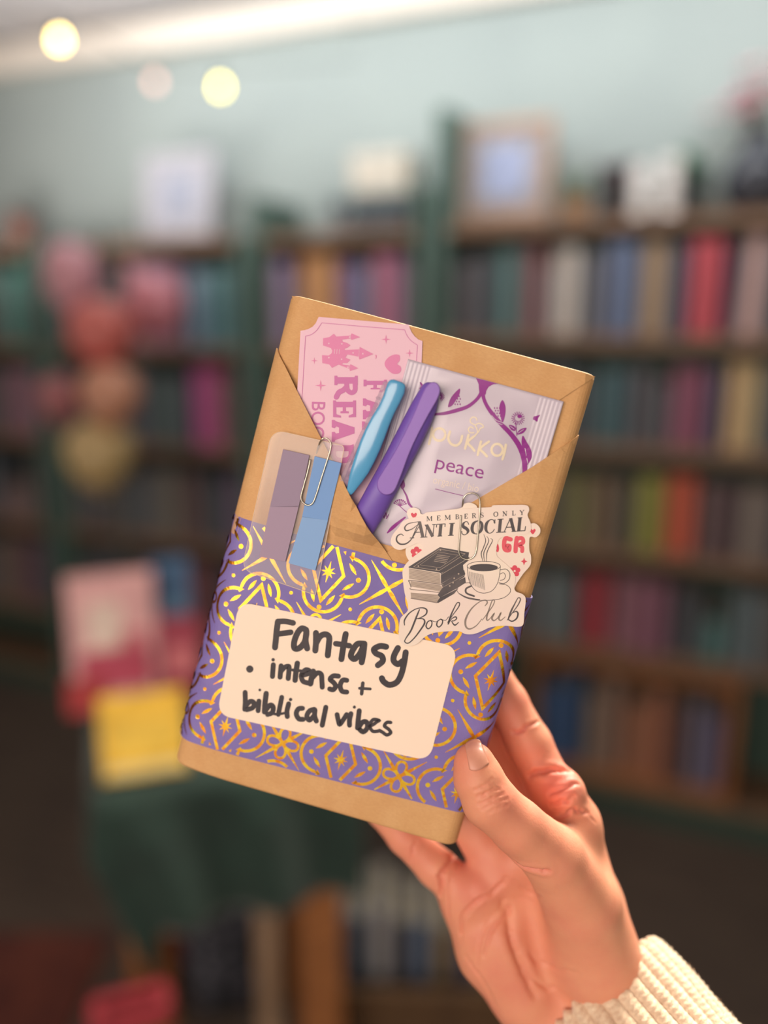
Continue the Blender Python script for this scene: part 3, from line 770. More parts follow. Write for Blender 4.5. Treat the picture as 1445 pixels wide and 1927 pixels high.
def mat_foil(name='gold_foil'):
    m = mat(name, (248, 176, 40), 0.30, metal=0.7)
    nt = m.node_tree; b = nt.nodes['Principled BSDF']
    tc = [n for n in nt.nodes if n.type == 'TEX_COORD'][0]
    v = nt.nodes.new('ShaderNodeTexVoronoi'); v.inputs['Scale'].default_value = 420; nt.links.new(tc.outputs['Object'], v.inputs['Vector'])
    sp = nt.nodes.new('ShaderNodeSeparateColor'); nt.links.new(v.outputs['Color'], sp.inputs[0])
    r = nt.nodes.new('ShaderNodeValToRGB'); r.color_ramp.interpolation = 'LINEAR'
    e = r.color_ramp.elements; e[0].position = 0; e[0].color = (*lin((246, 150, 40)), 1); e[1].position = 1; e[1].color = (*lin((255, 214, 60)), 1)
    q = e.new(.45); q.color = (*lin((250, 182, 52)), 1)
    nt.links.new(sp.outputs[0], r.inputs[0])
    # prismatic foil: hue turns with the angle it is seen at
    ge = nt.nodes.new('ShaderNodeNewGeometry'); dt = nt.nodes.new('ShaderNodeVectorMath'); dt.operation = 'DOT_PRODUCT'
    nt.links.new(ge.outputs['Incoming'], dt.inputs[0]); nt.links.new(ge.outputs['Normal'], dt.inputs[1])
    n3 = nt.nodes.new('ShaderNodeTexNoise'); n3.inputs['Scale'].default_value = 260; nt.links.new(tc.outputs['Object'], n3.inputs['Vector'])
    ma = nt.nodes.new('ShaderNodeMath'); ma.operation = 'MULTIPLY_ADD'; nt.links.new(n3.outputs['Fac'], ma.inputs[0]); ma.inputs[1].default_value = .16; nt.links.new(dt.outputs['Value'], ma.inputs[2])
    mr = nt.nodes.new('ShaderNodeMapRange'); mr.inputs[1].default_value = 1.08; mr.inputs[2].default_value = .78; nt.links.new(ma.outputs[0], mr.inputs[0])
    r2 = nt.nodes.new('ShaderNodeValToRGB'); e = r2.color_ramp.elements
    e[0].position = .0; e[0].color = (1, 1, 1, 1); e[1].position = 1; e[1].color = (.30, .16, .06, 1)
    for p, c in ((.40, (1, 1, 1, 1)), (.48, (.95, .6, .3, 1)), (.54, (.45, .9, .6, 1)), (.60, (.9, .8, .3, 1)), (.68, (.45, .25, .12, 1)), (.78, (.5, .8, .4, 1)), (.86, (.6, .35, .1, 1))): q = e.new(p); q.color = c
    nt.links.new(mr.outputs[0], r2.inputs[0])
    mx = nt.nodes.new('ShaderNodeMix'); mx.data_type = 'RGBA'; mx.blend_type = 'MULTIPLY'; mx.inputs[0].default_value = 1
    nt.links.new(r.outputs[0], mx.inputs[6]); nt.links.new(r2.outputs[0], mx.inputs[7]); nt.links.new(mx.outputs[2], b.inputs['Base Color'])
    return m


M_kraft = mat_kraft()
M_band = mat('purple_paper', (120, 104, 171), 0.6, rgb2=(127, 111, 178), scale=90, bump=0.05, bscale=1200)
M_foil = mat_foil()
M_label = mat('cream_label', (247, 224, 205), 0.55)
M_marker = mat('black_marker_ink', (46, 40, 46), 0.5, rgb2=(58, 50, 56), scale=160)
M_bm = mat('pink_card', (230, 188, 207), 0.55)
M_bmink = mat('magenta_print', (196, 104, 166), 0.5)
M_bmink2 = mat('rose_print', (216, 124, 172), 0.5)
M_sachet = mat('lilac_sachet_foil', (198, 186, 203), 0.36, rgb2=(204, 193, 208), scale=40, coat=0.25)
M_plum = mat('plum_print', (142, 38, 138), 0.45)
M_cream = mat('cream_print', (232, 216, 190), 0.45)
M_cream2 = mat('pale_cream_print', (230, 214, 206), 0.45)
M_wire = mat('steel_wire', (205, 195, 180), 0.28, metal=0.95)
M_blueplastic = mat('sky_blue_plastic', (84, 160, 208), 0.22, coat=0.6)
M_purpleplastic = mat('purple_plastic', (112, 82, 176), 0.42)
M_purpleclip = mat('light_purple_plastic', (138, 98, 190), 0.38)
M_clear = mat('clear_plastic', (206, 186, 206), 0.08, alpha=0.36, coat=1.0)
M_film = mat('clear_film', (226, 214, 214), 0.14, alpha=0.20, coat=0.6)
M_filmedge = mat('film_edge', (250, 225, 200), 0.3, alpha=0.75)
M_inner = mat('glitter_purple_ink_tube', (92, 58, 104), 0.3, rgb2=(168, 120, 160), scale=450)
M_flagp = mat('mauve_flag', (146, 126, 152), 0.55)
M_flagp2 = mat('mauve_flag_lower', (158, 135, 160), 0.55)
M_flagb = mat('blue_flag', (112, 154, 212), 0.55)
M_flagb2 = mat('blue_flag_lower', (128, 166, 216), 0.55)
M_sticker = mat('holographic_white_vinyl', (240, 222, 206), 0.30, rgb2=(236, 214, 206), scale=28, coat=0.5)
M_ink = mat('black_print', (66, 58, 62), 0.4, rgb2=(104, 92, 92), scale=55, coat=0.3, ratio=(.5, .75))
M_inkmid = mat('grey_print', (122, 108, 104), 0.4, rgb2=(150, 134, 124), scale=60)
M_inklight = mat('pale_grey_print', (196, 176, 160), 0.4, rgb2=(170, 150, 138), scale=70)
M_red = mat('red_print', (214, 66, 88), 0.4)
M_pinkred = mat('coral_red_print', (222, 84, 100), 0.4)
M_tape = mat('clear_tape', (240, 205, 160), 0.12, alpha=0.25, coat=1.0)

HW, HH = BW / 2, BH / 2


def sstep(t): t = max(0.0, min(1.0, t)); return t * t * (3 - 2 * t)


# --- heights above the face (mm)
bt = [L(430, 969), L(1008, 1130)]; bb = [L(330, 1391), L(880, 1531)]
def band_top(x): return bt[0][1] + (bt[1][1] - bt[0][1]) * (x - bt[0][0]) / (bt[1][0] - bt[0][0])
def band_bot(x): return bb[0][1] + (bb[1][1] - bb[0][1]) * (x - bb[0][0]) / (bb[1][0] - bb[0][0])


pp0 = L(668, 1026, 3); pp1 = L(806, 735, 6)             # purple pen axis
bp0 = L(640, 1010, 3); bp1 = L(716, 742, 6)             # blue pen axis


def bump_at(x, y, a, b, s):
    d = np.array([b[0] - a[0], b[1] - a[1]]); t = ((x - a[0]) * d[0] + (y - a[1]) * d[1]) / float(d @ d)
    e = math.hypot(x - a[0] - d[0] * t, y - a[1] - d[1] * t)
    return math.exp(-(e / s) ** 2)


def h_flap(x, y):
    k = sstep((y - band_top(x) - 1) / 22.0); m = sstep((HW - abs(x)) / 16.0)
    return 0.55 + 2.3 * k * m + 7.6 * sstep((y - band_top(x) - .5) / 11.0) * m * max(bump_at(x, y, pp0, pp1, 8.5), 0.75 * bump_at(x, y, bp0, bp1, 5.0))


def h_under(x, y):                                        # ceiling for flat things inside the pocket
    k = sstep((y - band_top(x) - 1) / 22.0); m = sstep((HW - abs(x)) / 16.0)
    return 0.55 + 2.3 * k * m - .52


# --- parcel body
parcel = fg_thing('wrapped_parcel', 'kraft-paper wrapped book held up in the hand, with an envelope pocket on its front', 'parcel', (0, 0, -BT / 2))


def cross_section(off=0.0, r=BR, n=8):
    pts = []; first = True
    for (cx, cz, a0) in ((HW - r, -r, 0), (-HW + r, -r, 90), (-HW + 3, -BT + 3, 180), (HW - 3, -BT + 3, 270)):
        rr = (r if cz == -r else 3.0) + off
        for k in range(n + 1):
            a = math.radians(a0 + 90.0 * k / n); pts.append((cx + rr * math.cos(a), cz + rr * math.sin(a)))
        if first:
            first = False
            for x in (30, 0, -30, -36, -39, -42, -45, -48, -51, -54, -56.5): pts.append((x, off))
    return [(x, z + edge_drop(x) * (1 if z > -r - .01 else max(0, (z + BT) / (BT - r)))) for x, z in pts]


V = []; F = []; rings = []
for y, e in [(-HH, 1.8), (-HH + .25, .9), (-HH + .9, .25), (-HH + 1.9, 0)] + [(yy, 0) for yy in np.linspace(-HH + 12, HH - 12, 9)] + [(HH - 1.9, 0), (HH - .9, .25), (HH - .25, .9), (HH, 1.8)]:
    cs = cross_section(-e); k = len(V)
    V += [(p[0], y, p[1]) for p in cs]; rings.append(k)
n = len(cross_section())
for a, b in zip(rings[:-1], rings[1:]):
    for k in range(n): F.append((a + k, a + (k + 1) % n, b + (k + 1) % n, b + k)[::-1])
F.append(tuple(range(n))); F.append(tuple(reversed([rings[-1] + k for k in range(n)])))
fg_part('paper_wrap', V, F, M_kraft, parcel)


def P2(px, py, h=0.5):
    q = L(px, py, h); return (float(q[0]), float(q[1]))


def clampx(p): return (max(-HW + .15, min(HW - .15, p[0])), max(-HH + .3, min(HH - .3, p[1])))


# mitred top fold
poly = [clampx(P2(546, 556)), clampx(P2(1119, 710)), P2(1060, 748), P2(960, 808), P2(820, 850), P2(690, 752), P2(608, 640)]
poly = [(-HW + 1.2, HH - .6), (HW - 1.2, HH - .6)] + poly[2:]
v, f = sheet(poly, 0.75, 0.45); fg_part('top_fold', v, f, M_kraft, parcel)
# pocket flaps: right one lies under the left one
vtx = P2(757, 1082, .8)
rf = [(HW - .3, P2(1097, 820)[1]), P2(1000, 880, 3), P2(880, 950, 3), P2(735, 1035, 2.0), P2(700, 1062, 1.5), (P2(700, 1090)[0], band_top(0) - 12), (HW - .3, band_top(HW) - 12)]
v, f = sheet(rf, lambda x, y: h_flap(x, y), 0.45); fg_part('right_pocket_flap', v, f, M_kraft, parcel)
lf = [(-HW + .3, P2(515, 652)[1]), P2(562, 742, 2.5), P2(607, 830, 3), P2(652, 917, 5), P2(700, 1002, 5), P2(735, 1052, 2), P2(760, 1092, 1), (P2(745, 1110)[0], band_top(0) - 12), (-HW + .3, band_top(-HW) - 12)]
v, f = sheet(lf, lambda x, y: h_flap(x, y) + .5, 0.45); fg_part('left_pocket_flap', v, f, M_kraft, parcel)
v, f = sheet([P2(783, 637), P2(882, 664), P2(872, 692), P2(775, 672)], 0.65, 0.06, wrap=False); fg_part('tape', v, f, M_tape, parcel)

# --- patterned band, wrapped right round the parcel
CS = cross_section(1.15, n=10)
i0 = 0
V = []; F = []
for p in CS:
    x = p[0]; V.append((x, band_bot(x), p[1])); V.append((x, band_top(x), p[1]))
# extra verts on the long front run are not needed: it is flat
n = len(CS)
for k in range(n):
    j = (k + 1) % n; F.append((2 * k, 2 * j, 2 * j + 1, 2 * k + 1))
CSi = cross_section(0.75, n=10); o_ = len(V)
for p in CSi:
    x = p[0]; V.append((x, band_bot(x), p[1])); V.append((x, band_top(x), p[1]))
for k in range(n):
    j = (k + 1) % n; F.append((o_ + 2 * k + 1, o_ + 2 * j + 1, o_ + 2 * j, o_ + 2 * k))
    F.append((2 * k + 1, 2 * j + 1, o_ + 2 * j + 1, o_ + 2 * k + 1)); F.append((2 * j, 2 * k, o_ + 2 * k, o_ + 2 * j))
band = fg_part('patterned_paper_band', V, F, M_band, parcel)
tag(band, 'purple paper band printed with gold foil medallions')
BZ = 1.15

# arc-length map round the band: s = 0 at the middle of the front
front = [p for p in CS]
loop = front + [front[0]]
def at_arc(s, off=0.06):
    r = BR + BZ + off; fl = HW - BR; q = math.pi / 2 * (BR + BZ)
    sg = 1 if s >= 0 else -1; a = abs(s)
    if a <= fl: return sg * a, BZ + off + edge_drop(sg * a)
    if a <= fl + q:
        t = (a - fl) / (BR + BZ); return sg * (fl + r * math.sin(t)), -BR + r * math.cos(t) + edge_drop(sg * (fl + r * math.sin(t)))
    d = min(a - fl - q, BT - BR - 3.2)
    return sg * (fl + r + .02), -BR - d


foil = G(); fk = 0
S2 = L(641, 1430, BZ); PIT = (np.linalg.norm(np.array(L(858, 1490, BZ)) - np.array(L(420, 1369, BZ)))) / 2.0


def foil_put(V, F):
    global fk
    fk += 1; e = 0.05 + 0.002 * (fk % 20); n = len(foil.v)
    ok = []
    for (u, y) in V:
        x, z = at_arc(u, e); foil.v.append((x, y, z)); ok.append(band_bot(x) + .1 < y < band_top(x) - .1)
    for f in F:
        if all(ok[i] for i in f): foil.f.append(tuple(i + n for i in f))


def dense(pts, step=0.8, closed=False):
    out = []; N = len(pts)
    for i in range(N if closed else N - 1):
        a = np.array(pts[i], float); b = np.array(pts[(i + 1) % N], float); k = max(1, int(np.linalg.norm((b - a)[:2]) / step))
        for j in range(k): out.append(a + (b - a) * j / k)
    if not closed: out.append(np.array(pts[-1], float))
    return out


def fstroke(pts, w, closed=False, c=(0, 0)):
    if not hasattr(w, '__len__'): q = [(p[0] + c[0], p[1] + c[1], w) for p in pts]
    else: q = [(p[0] + c[0], p[1] + c[1], ww) for p, ww in zip(pts, w)]
    q = dense(q, 0.8, closed); foil_put(*ribbon2d([a[:2] for a in q], [a[2] for a in q], closed))


def medallion(c):
    a = PIT / 226.0                                       # mm per measured pixel
    pts = []
    for k in range(4):                                    # quatrefoil outline
        b0 = math.pi / 2 * k
        cc = np.array([math.cos(b0), math.sin(b0)]) * 40 * a
        lim = math.radians(97)
        for t in np.linspace(-lim, lim, 22): pts.append((cc[0] + 36 * a * math.cos(b0 + t), cc[1] + 36 * a * math.sin(b0 + t)))
    fstroke(pts, 1.4, True, c)
    d = [(0, 55 * a), (29 * a, 0), (0, -55 * a), (-29 * a, 0)]
    fstroke(dense(d, .8, True), 1.4, True, c)
    for k in range(8):                                    # star
        an = math.pi / 4 * k + math.pi / 2; Ln = (20 if k % 4 == 0 else 13) * a
        fstroke([(math.cos(an) * Ln * t, math.sin(an) * Ln * t) for t in (0.0, .35, 1.0)], [1.1, 1.05, .15], False, c)
    for sx in (-1, 1):
        for sy in (-1, 1):
            for (x, y, dx, dy) in ((42, 17, 1, 1), (17, 50, 1, 2)):
                ln = math.hypot(dx, dy); dx2, dy2 = -dx / ln * sx * 12 * a, dy / ln * sy * 12 * a
                # leaves lean along the lozenge
                x0, y0 = sx * x * a, sy * y * a
                fstroke([(x0 + dx2 * t, y0 + dy2 * t) for t in (-1, -.5, 0, .5, 1)], [.2, 1.2, 1.6, 1.2, .2], False, c)
    for (x, y) in ((57, 0), (-57, 0), (0, 68), (0, -68)):
        foil_put([(c[0] + x * a + 1.05 * math.cos(t), c[1] + y * a + 1.05 * math.sin(t)) for t in np.linspace(0, 2 * math.pi, 12, False)], [tuple(range(12))])


def rays(c, petals):
    a = PIT / 226.0
    for k in range(4):
        an = math.pi / 4 + math.pi / 2 * k
        fstroke([(math.cos(an) * t * a, math.sin(an) * t * a) for t in (0, 14, 60)], [1.2, 1.8, .25], False, c)
        if petals: foil_put([(c[0] + math.cos(an) * 79.9 * a + .8 * math.cos(t), c[1] + math.sin(an) * 79.9 * a + .8 * math.sin(t)) for t in np.linspace(0, 2 * math.pi, 12, False)], [tuple(range(12))])
    if petals:
        for k in range(4):
            b0 = math.pi / 2 * k; pts = []
            for t in np.linspace(0, 2 * math.pi, 20, False):
                r = 15 * (1 - math.cos(t)) * a; w = 9.5 * math.sin(t) * (0.55 + .45 * (1 - math.cos(t)) / 2) * a * 1.25
                pts.append((math.cos(b0) * r - math.sin(b0) * w, math.sin(b0) * r + math.cos(b0) * w))
            fstroke(pts, 1.2, True, c)


for i in range(-3, 4):
    for j in range(-2, 5):
        for (ox, oy, kind) in ((0, 0, 0), (.5, .5, 0), (.5, 0, 1), (0, .5, 2)):
            c = (S2[0] + (i + ox) * PIT, S2[1] + (j + oy) * PIT)
            if abs(c[0]) > 105 or not (-115 < c[1] < 45): continue
            if kind == 0: medallion(c)
            else: rays(c, kind == 1)
fl = fg_part('gold_foil_print', foil.v, foil.f, M_foil, parcel, band)

# --- white label with handwriting
LZ = BZ + 0.35
def rounded(corners, r, n=7):
    out = []; N = len(corners)
    for i in range(N):
        p = np.array(corners[i], float); a = np.array(corners[i - 1], float); b = np.array(corners[(i + 1) % N], float)
        ri = r[i] if hasattr(r, '__len__') else r
        d1 = (a - p) / np.linalg.norm(a - p); d2 = (b - p) / np.linalg.norm(b - p)
        p0 = p + d1 * ri; p1 = p + d2 * ri
        for k in range(n + 1):
            t = k / n; out.append((1 - t) ** 2 * p0 + 2 * t * (1 - t) * (p + (p0 + p1) / 2 * .18 - p * .18) + t * t * p1)
    return out


lab_px = rounded([(450, 1132), (862, 1217), (808, 1432), (408, 1345)], 24)
v, f = sheet([P2(p[0], p[1], LZ) for p in lab_px], LZ, 0.3, wrap=False)
label = fg_part('label_card', v, f, M_label, parcel); tag(label, 'cream rounded label with black handwriting')
ink = Ink(LZ + 0.03, 400, 1130, 3.0745)
S = ink.stroke
W1 = 35
S([(378, 122), (370, 180), (366, 225), (361, 272)], W1); S([(378, 122), (420, 121), (466, 130)], W1 - 2); S([(368, 195), (410, 190), (452, 184)], W1 - 2)
S([(541, 170), (515, 162), (490, 190), (472, 240), (474, 276), (502, 275), (532, 240), (543, 190)], W1); S([(543, 178), (538, 232), (547, 278)], W1)
S([(598, 188), (598, 240), (594, 290)], W1); S([(600, 245), (622, 208), (652, 196), (674, 212), (672, 260), (666, 318)], W1)
S([(770, 194), (757, 262), (745, 340)], W1); S([(712, 250), (750, 255), (792, 262)], W1 - 3)
S([(874, 250), (838, 252), (812, 285), (800, 322), (822, 338), (852, 308), (872, 262)], W1); S([(878, 250), (872, 305), (862, 358)], W1)
S([(1004, 268), (968, 264), (934, 282), (945, 306), (978, 322), (984, 350), (956, 375)], W1)
S([(1072, 275), (1050, 318), (1048, 350), (1072, 368), (1100, 350)], W1); S([(1117, 300), (1107, 365), (1090, 430), (1064, 474), (1022, 488), (990, 470), (979, 450)], W1)
ink.disc((215, 397), 21)
W2 = 29
S([(351, 372), (346, 440)], W2); ink.disc((350, 343), 10)
S([(396, 378), (390, 444)], W2); S([(394, 412), (415, 388), (440, 382), (441, 410), (437, 452)], W2)
S([(490, 363), (482, 415), (477, 462)], W2 + 2); S([(462, 402), (515, 408)], 17)
S([(520, 432), (548, 425), (560, 408), (538, 402), (514, 430), (522, 466), (552, 478)], W2)
S([(582, 410), (572, 450), (566, 482)], W2 + 4); S([(575, 450), (605, 420), (628, 428), (632, 465), (634, 502)], W2)
S([(728, 438), (698, 437), (680, 456), (700, 475), (712, 496), (698, 516), (677, 512)], W2)
S([(776, 462), (752, 462), (738, 492), (748, 524), (776, 530)], W2)
S([(869, 478), (862, 540)], 21); S([(850, 508), (912, 512)], 17)
S([(188, 532), (189, 585), (186, 630)], W2); S([(190, 612), (218, 584), (240, 594), (232, 620), (198, 632)], W2); 
S([(268, 582), (263, 638)], W2); ink.disc((273, 518), 8)
S([(310, 538), (303, 595), (300, 645)], W2 + 2); S([(304, 640), (332, 606), (350, 616), (345, 648), (318, 660)], W2)
S([(400, 560), (388, 620), (380, 660)], W2 - 1); S([(345, 655), (378, 658), (425, 650)], 15)
S([(440, 598), (430, 640), (432, 672)], W2); ink.disc((451, 573), 10)
S([(520, 624), (496, 628), (484, 655), (498, 684), (524, 688)], W2)
S([(588, 630), (560, 640), (545, 670), (560, 692), (586, 668)], W2); S([(592, 634), (590, 668), (600, 698)], W2)
S([(655, 618), (644, 672), (634, 722)], W2)
S([(720, 660), (726, 690), (735, 716), (756, 690), (775, 660)], W2 - 1)
S([(800, 655), (792, 690), (792, 722)], W2); ink.disc((820, 617), 9)
S([(848, 638), (842, 690), (838, 738)], W2); S([(842, 738), (868, 704), (892, 706), (894, 738), (872, 760), (852, 748)], W2)
S([(905, 730), (932, 716), (950, 702), (962, 694), (928, 690), (908, 725), (926, 756), (958, 756)], 20)
S([(1030, 706), (1008, 706), (994, 726), (1018, 745), (1030, 765), (1008, 778), (985, 764), (965, 752)], 20)
ink.make('handwriting', M_marker, parcel, label)

# ================================================================ things in the pocket
# --- bookmark
BMH = 1.35
def h_bm(x, y): return min(BMH, max(.45, h_under(x, y) - .15))
X = Ink(lambda x, y: h_bm(x, y) + .12, 500, 540, 4.8167)
def C1(x, y): return (500 + x / 4.8167, 540 + y / 4.8167)
def arc(c, r, a0, a1, n=9, ry=None): return [(c[0] + r * math.cos(math.radians(a)), c[1] + (ry or r) * math.sin(math.radians(a))) for a in np.linspace(a0, a1, n)]
notchL = [(315, 397), (345, 393), (385, 382), (425, 360), (452, 330), (467, 298), (480, 271)]
notchR = [(1298, 342), (1306, 375), (1325, 415), (1352, 450), (1385, 477), (1420, 490)]
bmk = notchL + notchR + [(1413, 680), (1385, 1700), (1370, 2130), (258, 2020), (262, 1600), (285, 960)]
bookmark = fg_thing('bookmark', 'pink ticket-shaped bookmark with notched corners tucked behind the blue pen', 'bookmark', (*P2(*C1(830, 900), BMH), BMH))
v, f = sheet([P2(*C1(*p), BMH) for p in bmk], h_bm, 0.3, wrap=False, step=5)
fg_part('card', v, f, M_bm, bookmark)
X.stroke([(326, 1050), (345, 700), (360, 446)], 5, sm=False, cap=False)
X.stroke([(360, 446), (410, 432), (455, 400), (485, 360), (508, 325)], 5, cap=False)
X.stroke([(508, 325), (880, 358), (1258, 388)], 5, sm=False, cap=False)
X.stroke([(1258, 388), (1275, 430), (1305, 475), (1340, 505), (1374, 526)], 5, cap=False)
X.stroke([(1374, 526), (1366, 670)], 5, sm=False, cap=False)
X.make('printed_border', M_plum and M_bmink, bookmark)
K = Ink(lambda x, y: h_bm(x, y) + .12, 500, 540, 4.8167)
K.fill([(520, 465), (575, 455), (617, 424), (640, 450), (770, 440), (778, 420), (855, 455), (778, 480), (770, 466), (690, 478), (700, 498), (735, 506), (768, 528), (738, 552),
        (712, 562), (720, 572), (845, 565), (850, 543), (975, 608), (850, 658), (843, 632), (740, 612), (722, 640), (768, 660), (738, 690), (700, 690), (690, 702), (760, 712), (768, 700), (840, 737),
        (765, 762), (757, 742), (660, 704), (600, 733), (575, 702), (512, 690), (510, 618), (570, 622), (598, 600), (602, 575), (590, 555), (565, 545), (518, 530)])
K.fill([(990, 615), (1006, 618), (1004, 640), (990, 658), (998, 635)])
for (cx, cy, r) in ((1090, 475, 44), (440, 668, 32), (497, 893, 52), (1303, 600, 38)):
    K.fill([p for k in range(4) for p in ((cx + r * math.cos(math.pi / 2 * k), cy + r * math.sin(math.pi / 2 * k)), (cx + r * .22 * math.cos(math.pi / 2 * k + math.pi / 4), cy + r * .22 * math.sin(math.pi / 2 * k + math.pi / 4)))])
K.fill([(1210, 618), (1170, 612), (1120, 632), (1085, 670), (1078, 705), (1100, 745), (1150, 785), (1200, 785), (1225, 760), (1222, 722), (1192, 698), (1212, 670), (1216, 640)], sm=True)
K.make('printed_castle_and_heart', M_bmink2, bookmark)
K = Ink(lambda x, y: h_bm(x, y) + .17, 500, 540, 4.8167)
for (x, y) in ((572, 512), (690, 515), (572, 640), (688, 655), (792, 598), (880, 605), (760, 455), (745, 728)): K.disc((x, y), 7)
for q in range(3):
    K.stroke([(625 + q * 22, 565), (622 + q * 22, 605)], 5, sm=False)
K.stroke([(770, 432), (768, 472)], 3, sm=False); K.stroke([(850, 548), (842, 650)], 3, sm=False); K.stroke([(762, 712), (757, 752)], 3, sm=False)
K.make('printed_castle_windows', M_bm, bookmark)


def glyph_rot(I, parts, x0, y0, w, h):
    """retro slab letters turned a quarter clockwise: glyph (0..1, 0..1) -> crop coords; up = +x, along = +y"""
    for kind, pts, wd in parts:
        q = [(x0 + p[1] * h, y0 + p[0] * w) for p in pts]
        if kind == 'f': I.fill(q)
        elif kind == 's': I.fill(q, sm=True)
        else: I.stroke(q, wd, sm=(kind == 'c'))


GR = [('f', [(.02, 0), (.42, 0), (.42, .12), (.36, .14), (.36, .86), (.42, .88), (.42, 1), (.02, 1), (.02, .88), (.08, .86), (.08, .14), (.02, .12)], 0),
      ('c', [(.34, .88), (.62, .88), (.74, .74), (.62, .56), (.34, .52)], 44), ('c', [(.52, .5), (.64, .36), (.72, .2), (.92, .08)], 48)]
GE = [('f', [(.02, 0), (.90, 0), (.93, .34), (.83, .34), (.74, .14), (.38, .13), (.38, .42), (.58, .42), (.6, .32), (.7, .32), (.7, .68), (.6, .68), (.58, .56), (.38, .56), (.38, .87), (.72, .87), (.82, .68), (.92, .68), (.9, 1), (.02, 1), (.02, .88), (.09, .86), (.09, .14), (.02, .12)], 0)]
GA = [('f', [(0, 0), (.34, 0), (.38, .12), (.3, .2), (.35, .32), (.6, .32), (.62, .18), (.54, .12), (.56, 0), (1, 0), (1, .12), (.92, .16), (.62, 1), (.34, 1), (.06, .18), (0, .12)], 0)]
GD = [('f', [(.02, 0), (.42, 0), (.36, .14), (.36, .86), (.42, 1), (.02, 1), (.08, .86), (.08, .14)], 0), ('c', [(.3, .9), (.6, .88), (.78, .7), (.78, .3), (.6, .12), (.3, .1)], 50)]
GF = [('f', [(.02, 0), (.5, 0), (.5, .12), (.4, .14), (.4, .42), (.6, .42), (.62, .3), (.72, .3), (.72, .7), (.62, .7), (.6, .56), (.4, .56), (.4, .86), (.7, .86), (.82, .68), (.92, .68), (.9, 1), (.02, 1), (.02, .88), (.1, .86), (.1, .14), (.02, .12)], 0)]
K = Ink(lambda x, y: h_bm(x, y) + .12, 500, 540, 4.8167)
glyph_rot(K, GR, 622, 800, 215, 212); glyph_rot(K, GE, 610, 1025, 172, 208); glyph_rot(K, GA, 598, 1205, 198, 206); glyph_rot(K, GD, 590, 1420, 190, 206)
glyph_rot(K, GF, 886, 838, 125, 212); glyph_rot(K, GA, 880, 1010, 190, 206); glyph_rot(K, GR, 872, 1215, 190, 206)
K.make('printed_large_letters', M_bmink, bookmark)


def text_mesh(s, size=1.0):
    cu = bpy.data.curves.new('t', 'FONT'); cu.body = s; cu.size = size; cu.resolution_u = 4
    o = bpy.data.objects.new('t', cu); COL.objects.link(o); bpy.context.view_layer.update()
    me = bpy.data.meshes.new_from_object(o); V = [(v.co.x, v.co.y) for v in me.vertices]; Fc = [tuple(p.vertices) for p in me.polygons]
    bpy.data.objects.remove(o); bpy.data.curves.remove(cu); bpy.data.meshes.remove(me)
    return V, Fc


def text_on(I, s, p0, p1, hgt=None, bold=0):
    """lay text with its baseline from p0 to p1 (crop coords)"""
    V, Fc = text_mesh(s); xs = [v[0] for v in V]; x0, x1 = min(xs), max(xs)
    d = np.array([p1[0] - p0[0], p1[1] - p0[1]], float); ln = np.linalg.norm(d); sc = ln / (x1 - x0); d /= ln; nrm = np.array([d[1], -d[0]])
    sy = sc if hgt is None else hgt
    I._put([np.array(p0) + d * (v[0] - x0) * sc + nrm * v[1] * sy for v in V], Fc)


K = Ink(lambda x, y: h_bm(x, y) + .12, 500, 540, 4.8167)
text_on(K, 'BOOK', (418, 1042), (400, 1500), hgt=175)
text_on(K, 'BOOK', (419.5, 1040), (401.5, 1498), hgt=175)
K.make('printed_small_letters', M_bmink, bookmark)

# --- tea sachet
def C2(x, y): return (740 + x / 3.6125, 640 + y / 3.6125)
sc0 = P2(*C2(100, 128), 2.2); sc1 = P2(*C2(1160, 418), 2.2); sc2 = P2(*C2(1040, 780), 2.2)
ax = np.array([sc1[0] - sc0[0], sc1[1] - sc0[1]]); SW = float(np.linalg.norm(ax)); ax /= SW; ay = np.array([ax[1], -ax[0]])
if ay @ (np.array(sc2) - np.array(sc1)) < 0: ay = -ay
SHH = 76.0


_v1 = [P2(607, 830, 3), P2(757, 1082, 1)]; _v2 = [P2(1097, 820, 2), P2(735, 1035, 2)]
def pocket(x, y):                                         # 1 inside the pocket, 0 where the thing shows
    a, b = _v1; c1 = ((b[0] - a[0]) * (y - a[1]) - (b[1] - a[1]) * (x - a[0])) / math.hypot(b[0] - a[0], b[1] - a[1])
    a, b = _v2; c2 = ((b[0] - a[0]) * (y - a[1]) - (b[1] - a[1]) * (x - a[0])) / math.hypot(b[0] - a[0], b[1] - a[1])
    return max(sstep((4 - c1) / 5.0), sstep((c2 + 4) / 5.0))


def h_sachet(x, y):
    d = np.array([x - sc0[0], y - sc0[1]]); u = float(d @ ax) / SW; w = float(d @ ay) / SHH
    e = min(u, 1 - u) * SW
    b = 1.5 * sstep((e - 8) / 14.0) * sstep(w / .18) * sstep((1 - w) / .3)
    b += .22 * math.sin(w * 24 + u * 9) * math.sin(u * 7 + 1) * sstep((e - 9) / 5)
    r = .07 * math.sin(e * math.pi * 2 / 1.7) * (1 - sstep((e - 9.5) / 1.0))
    base = 1.75
    low = sstep((y - band_top(x) - 2) / 12.0)
    return min(1.6 + (base - 1.6 + b) * max(low, 0.15) + r, max(.2, h_under(x, y) + (b if low > .5 else 0) * (1 - pocket(x, y))))


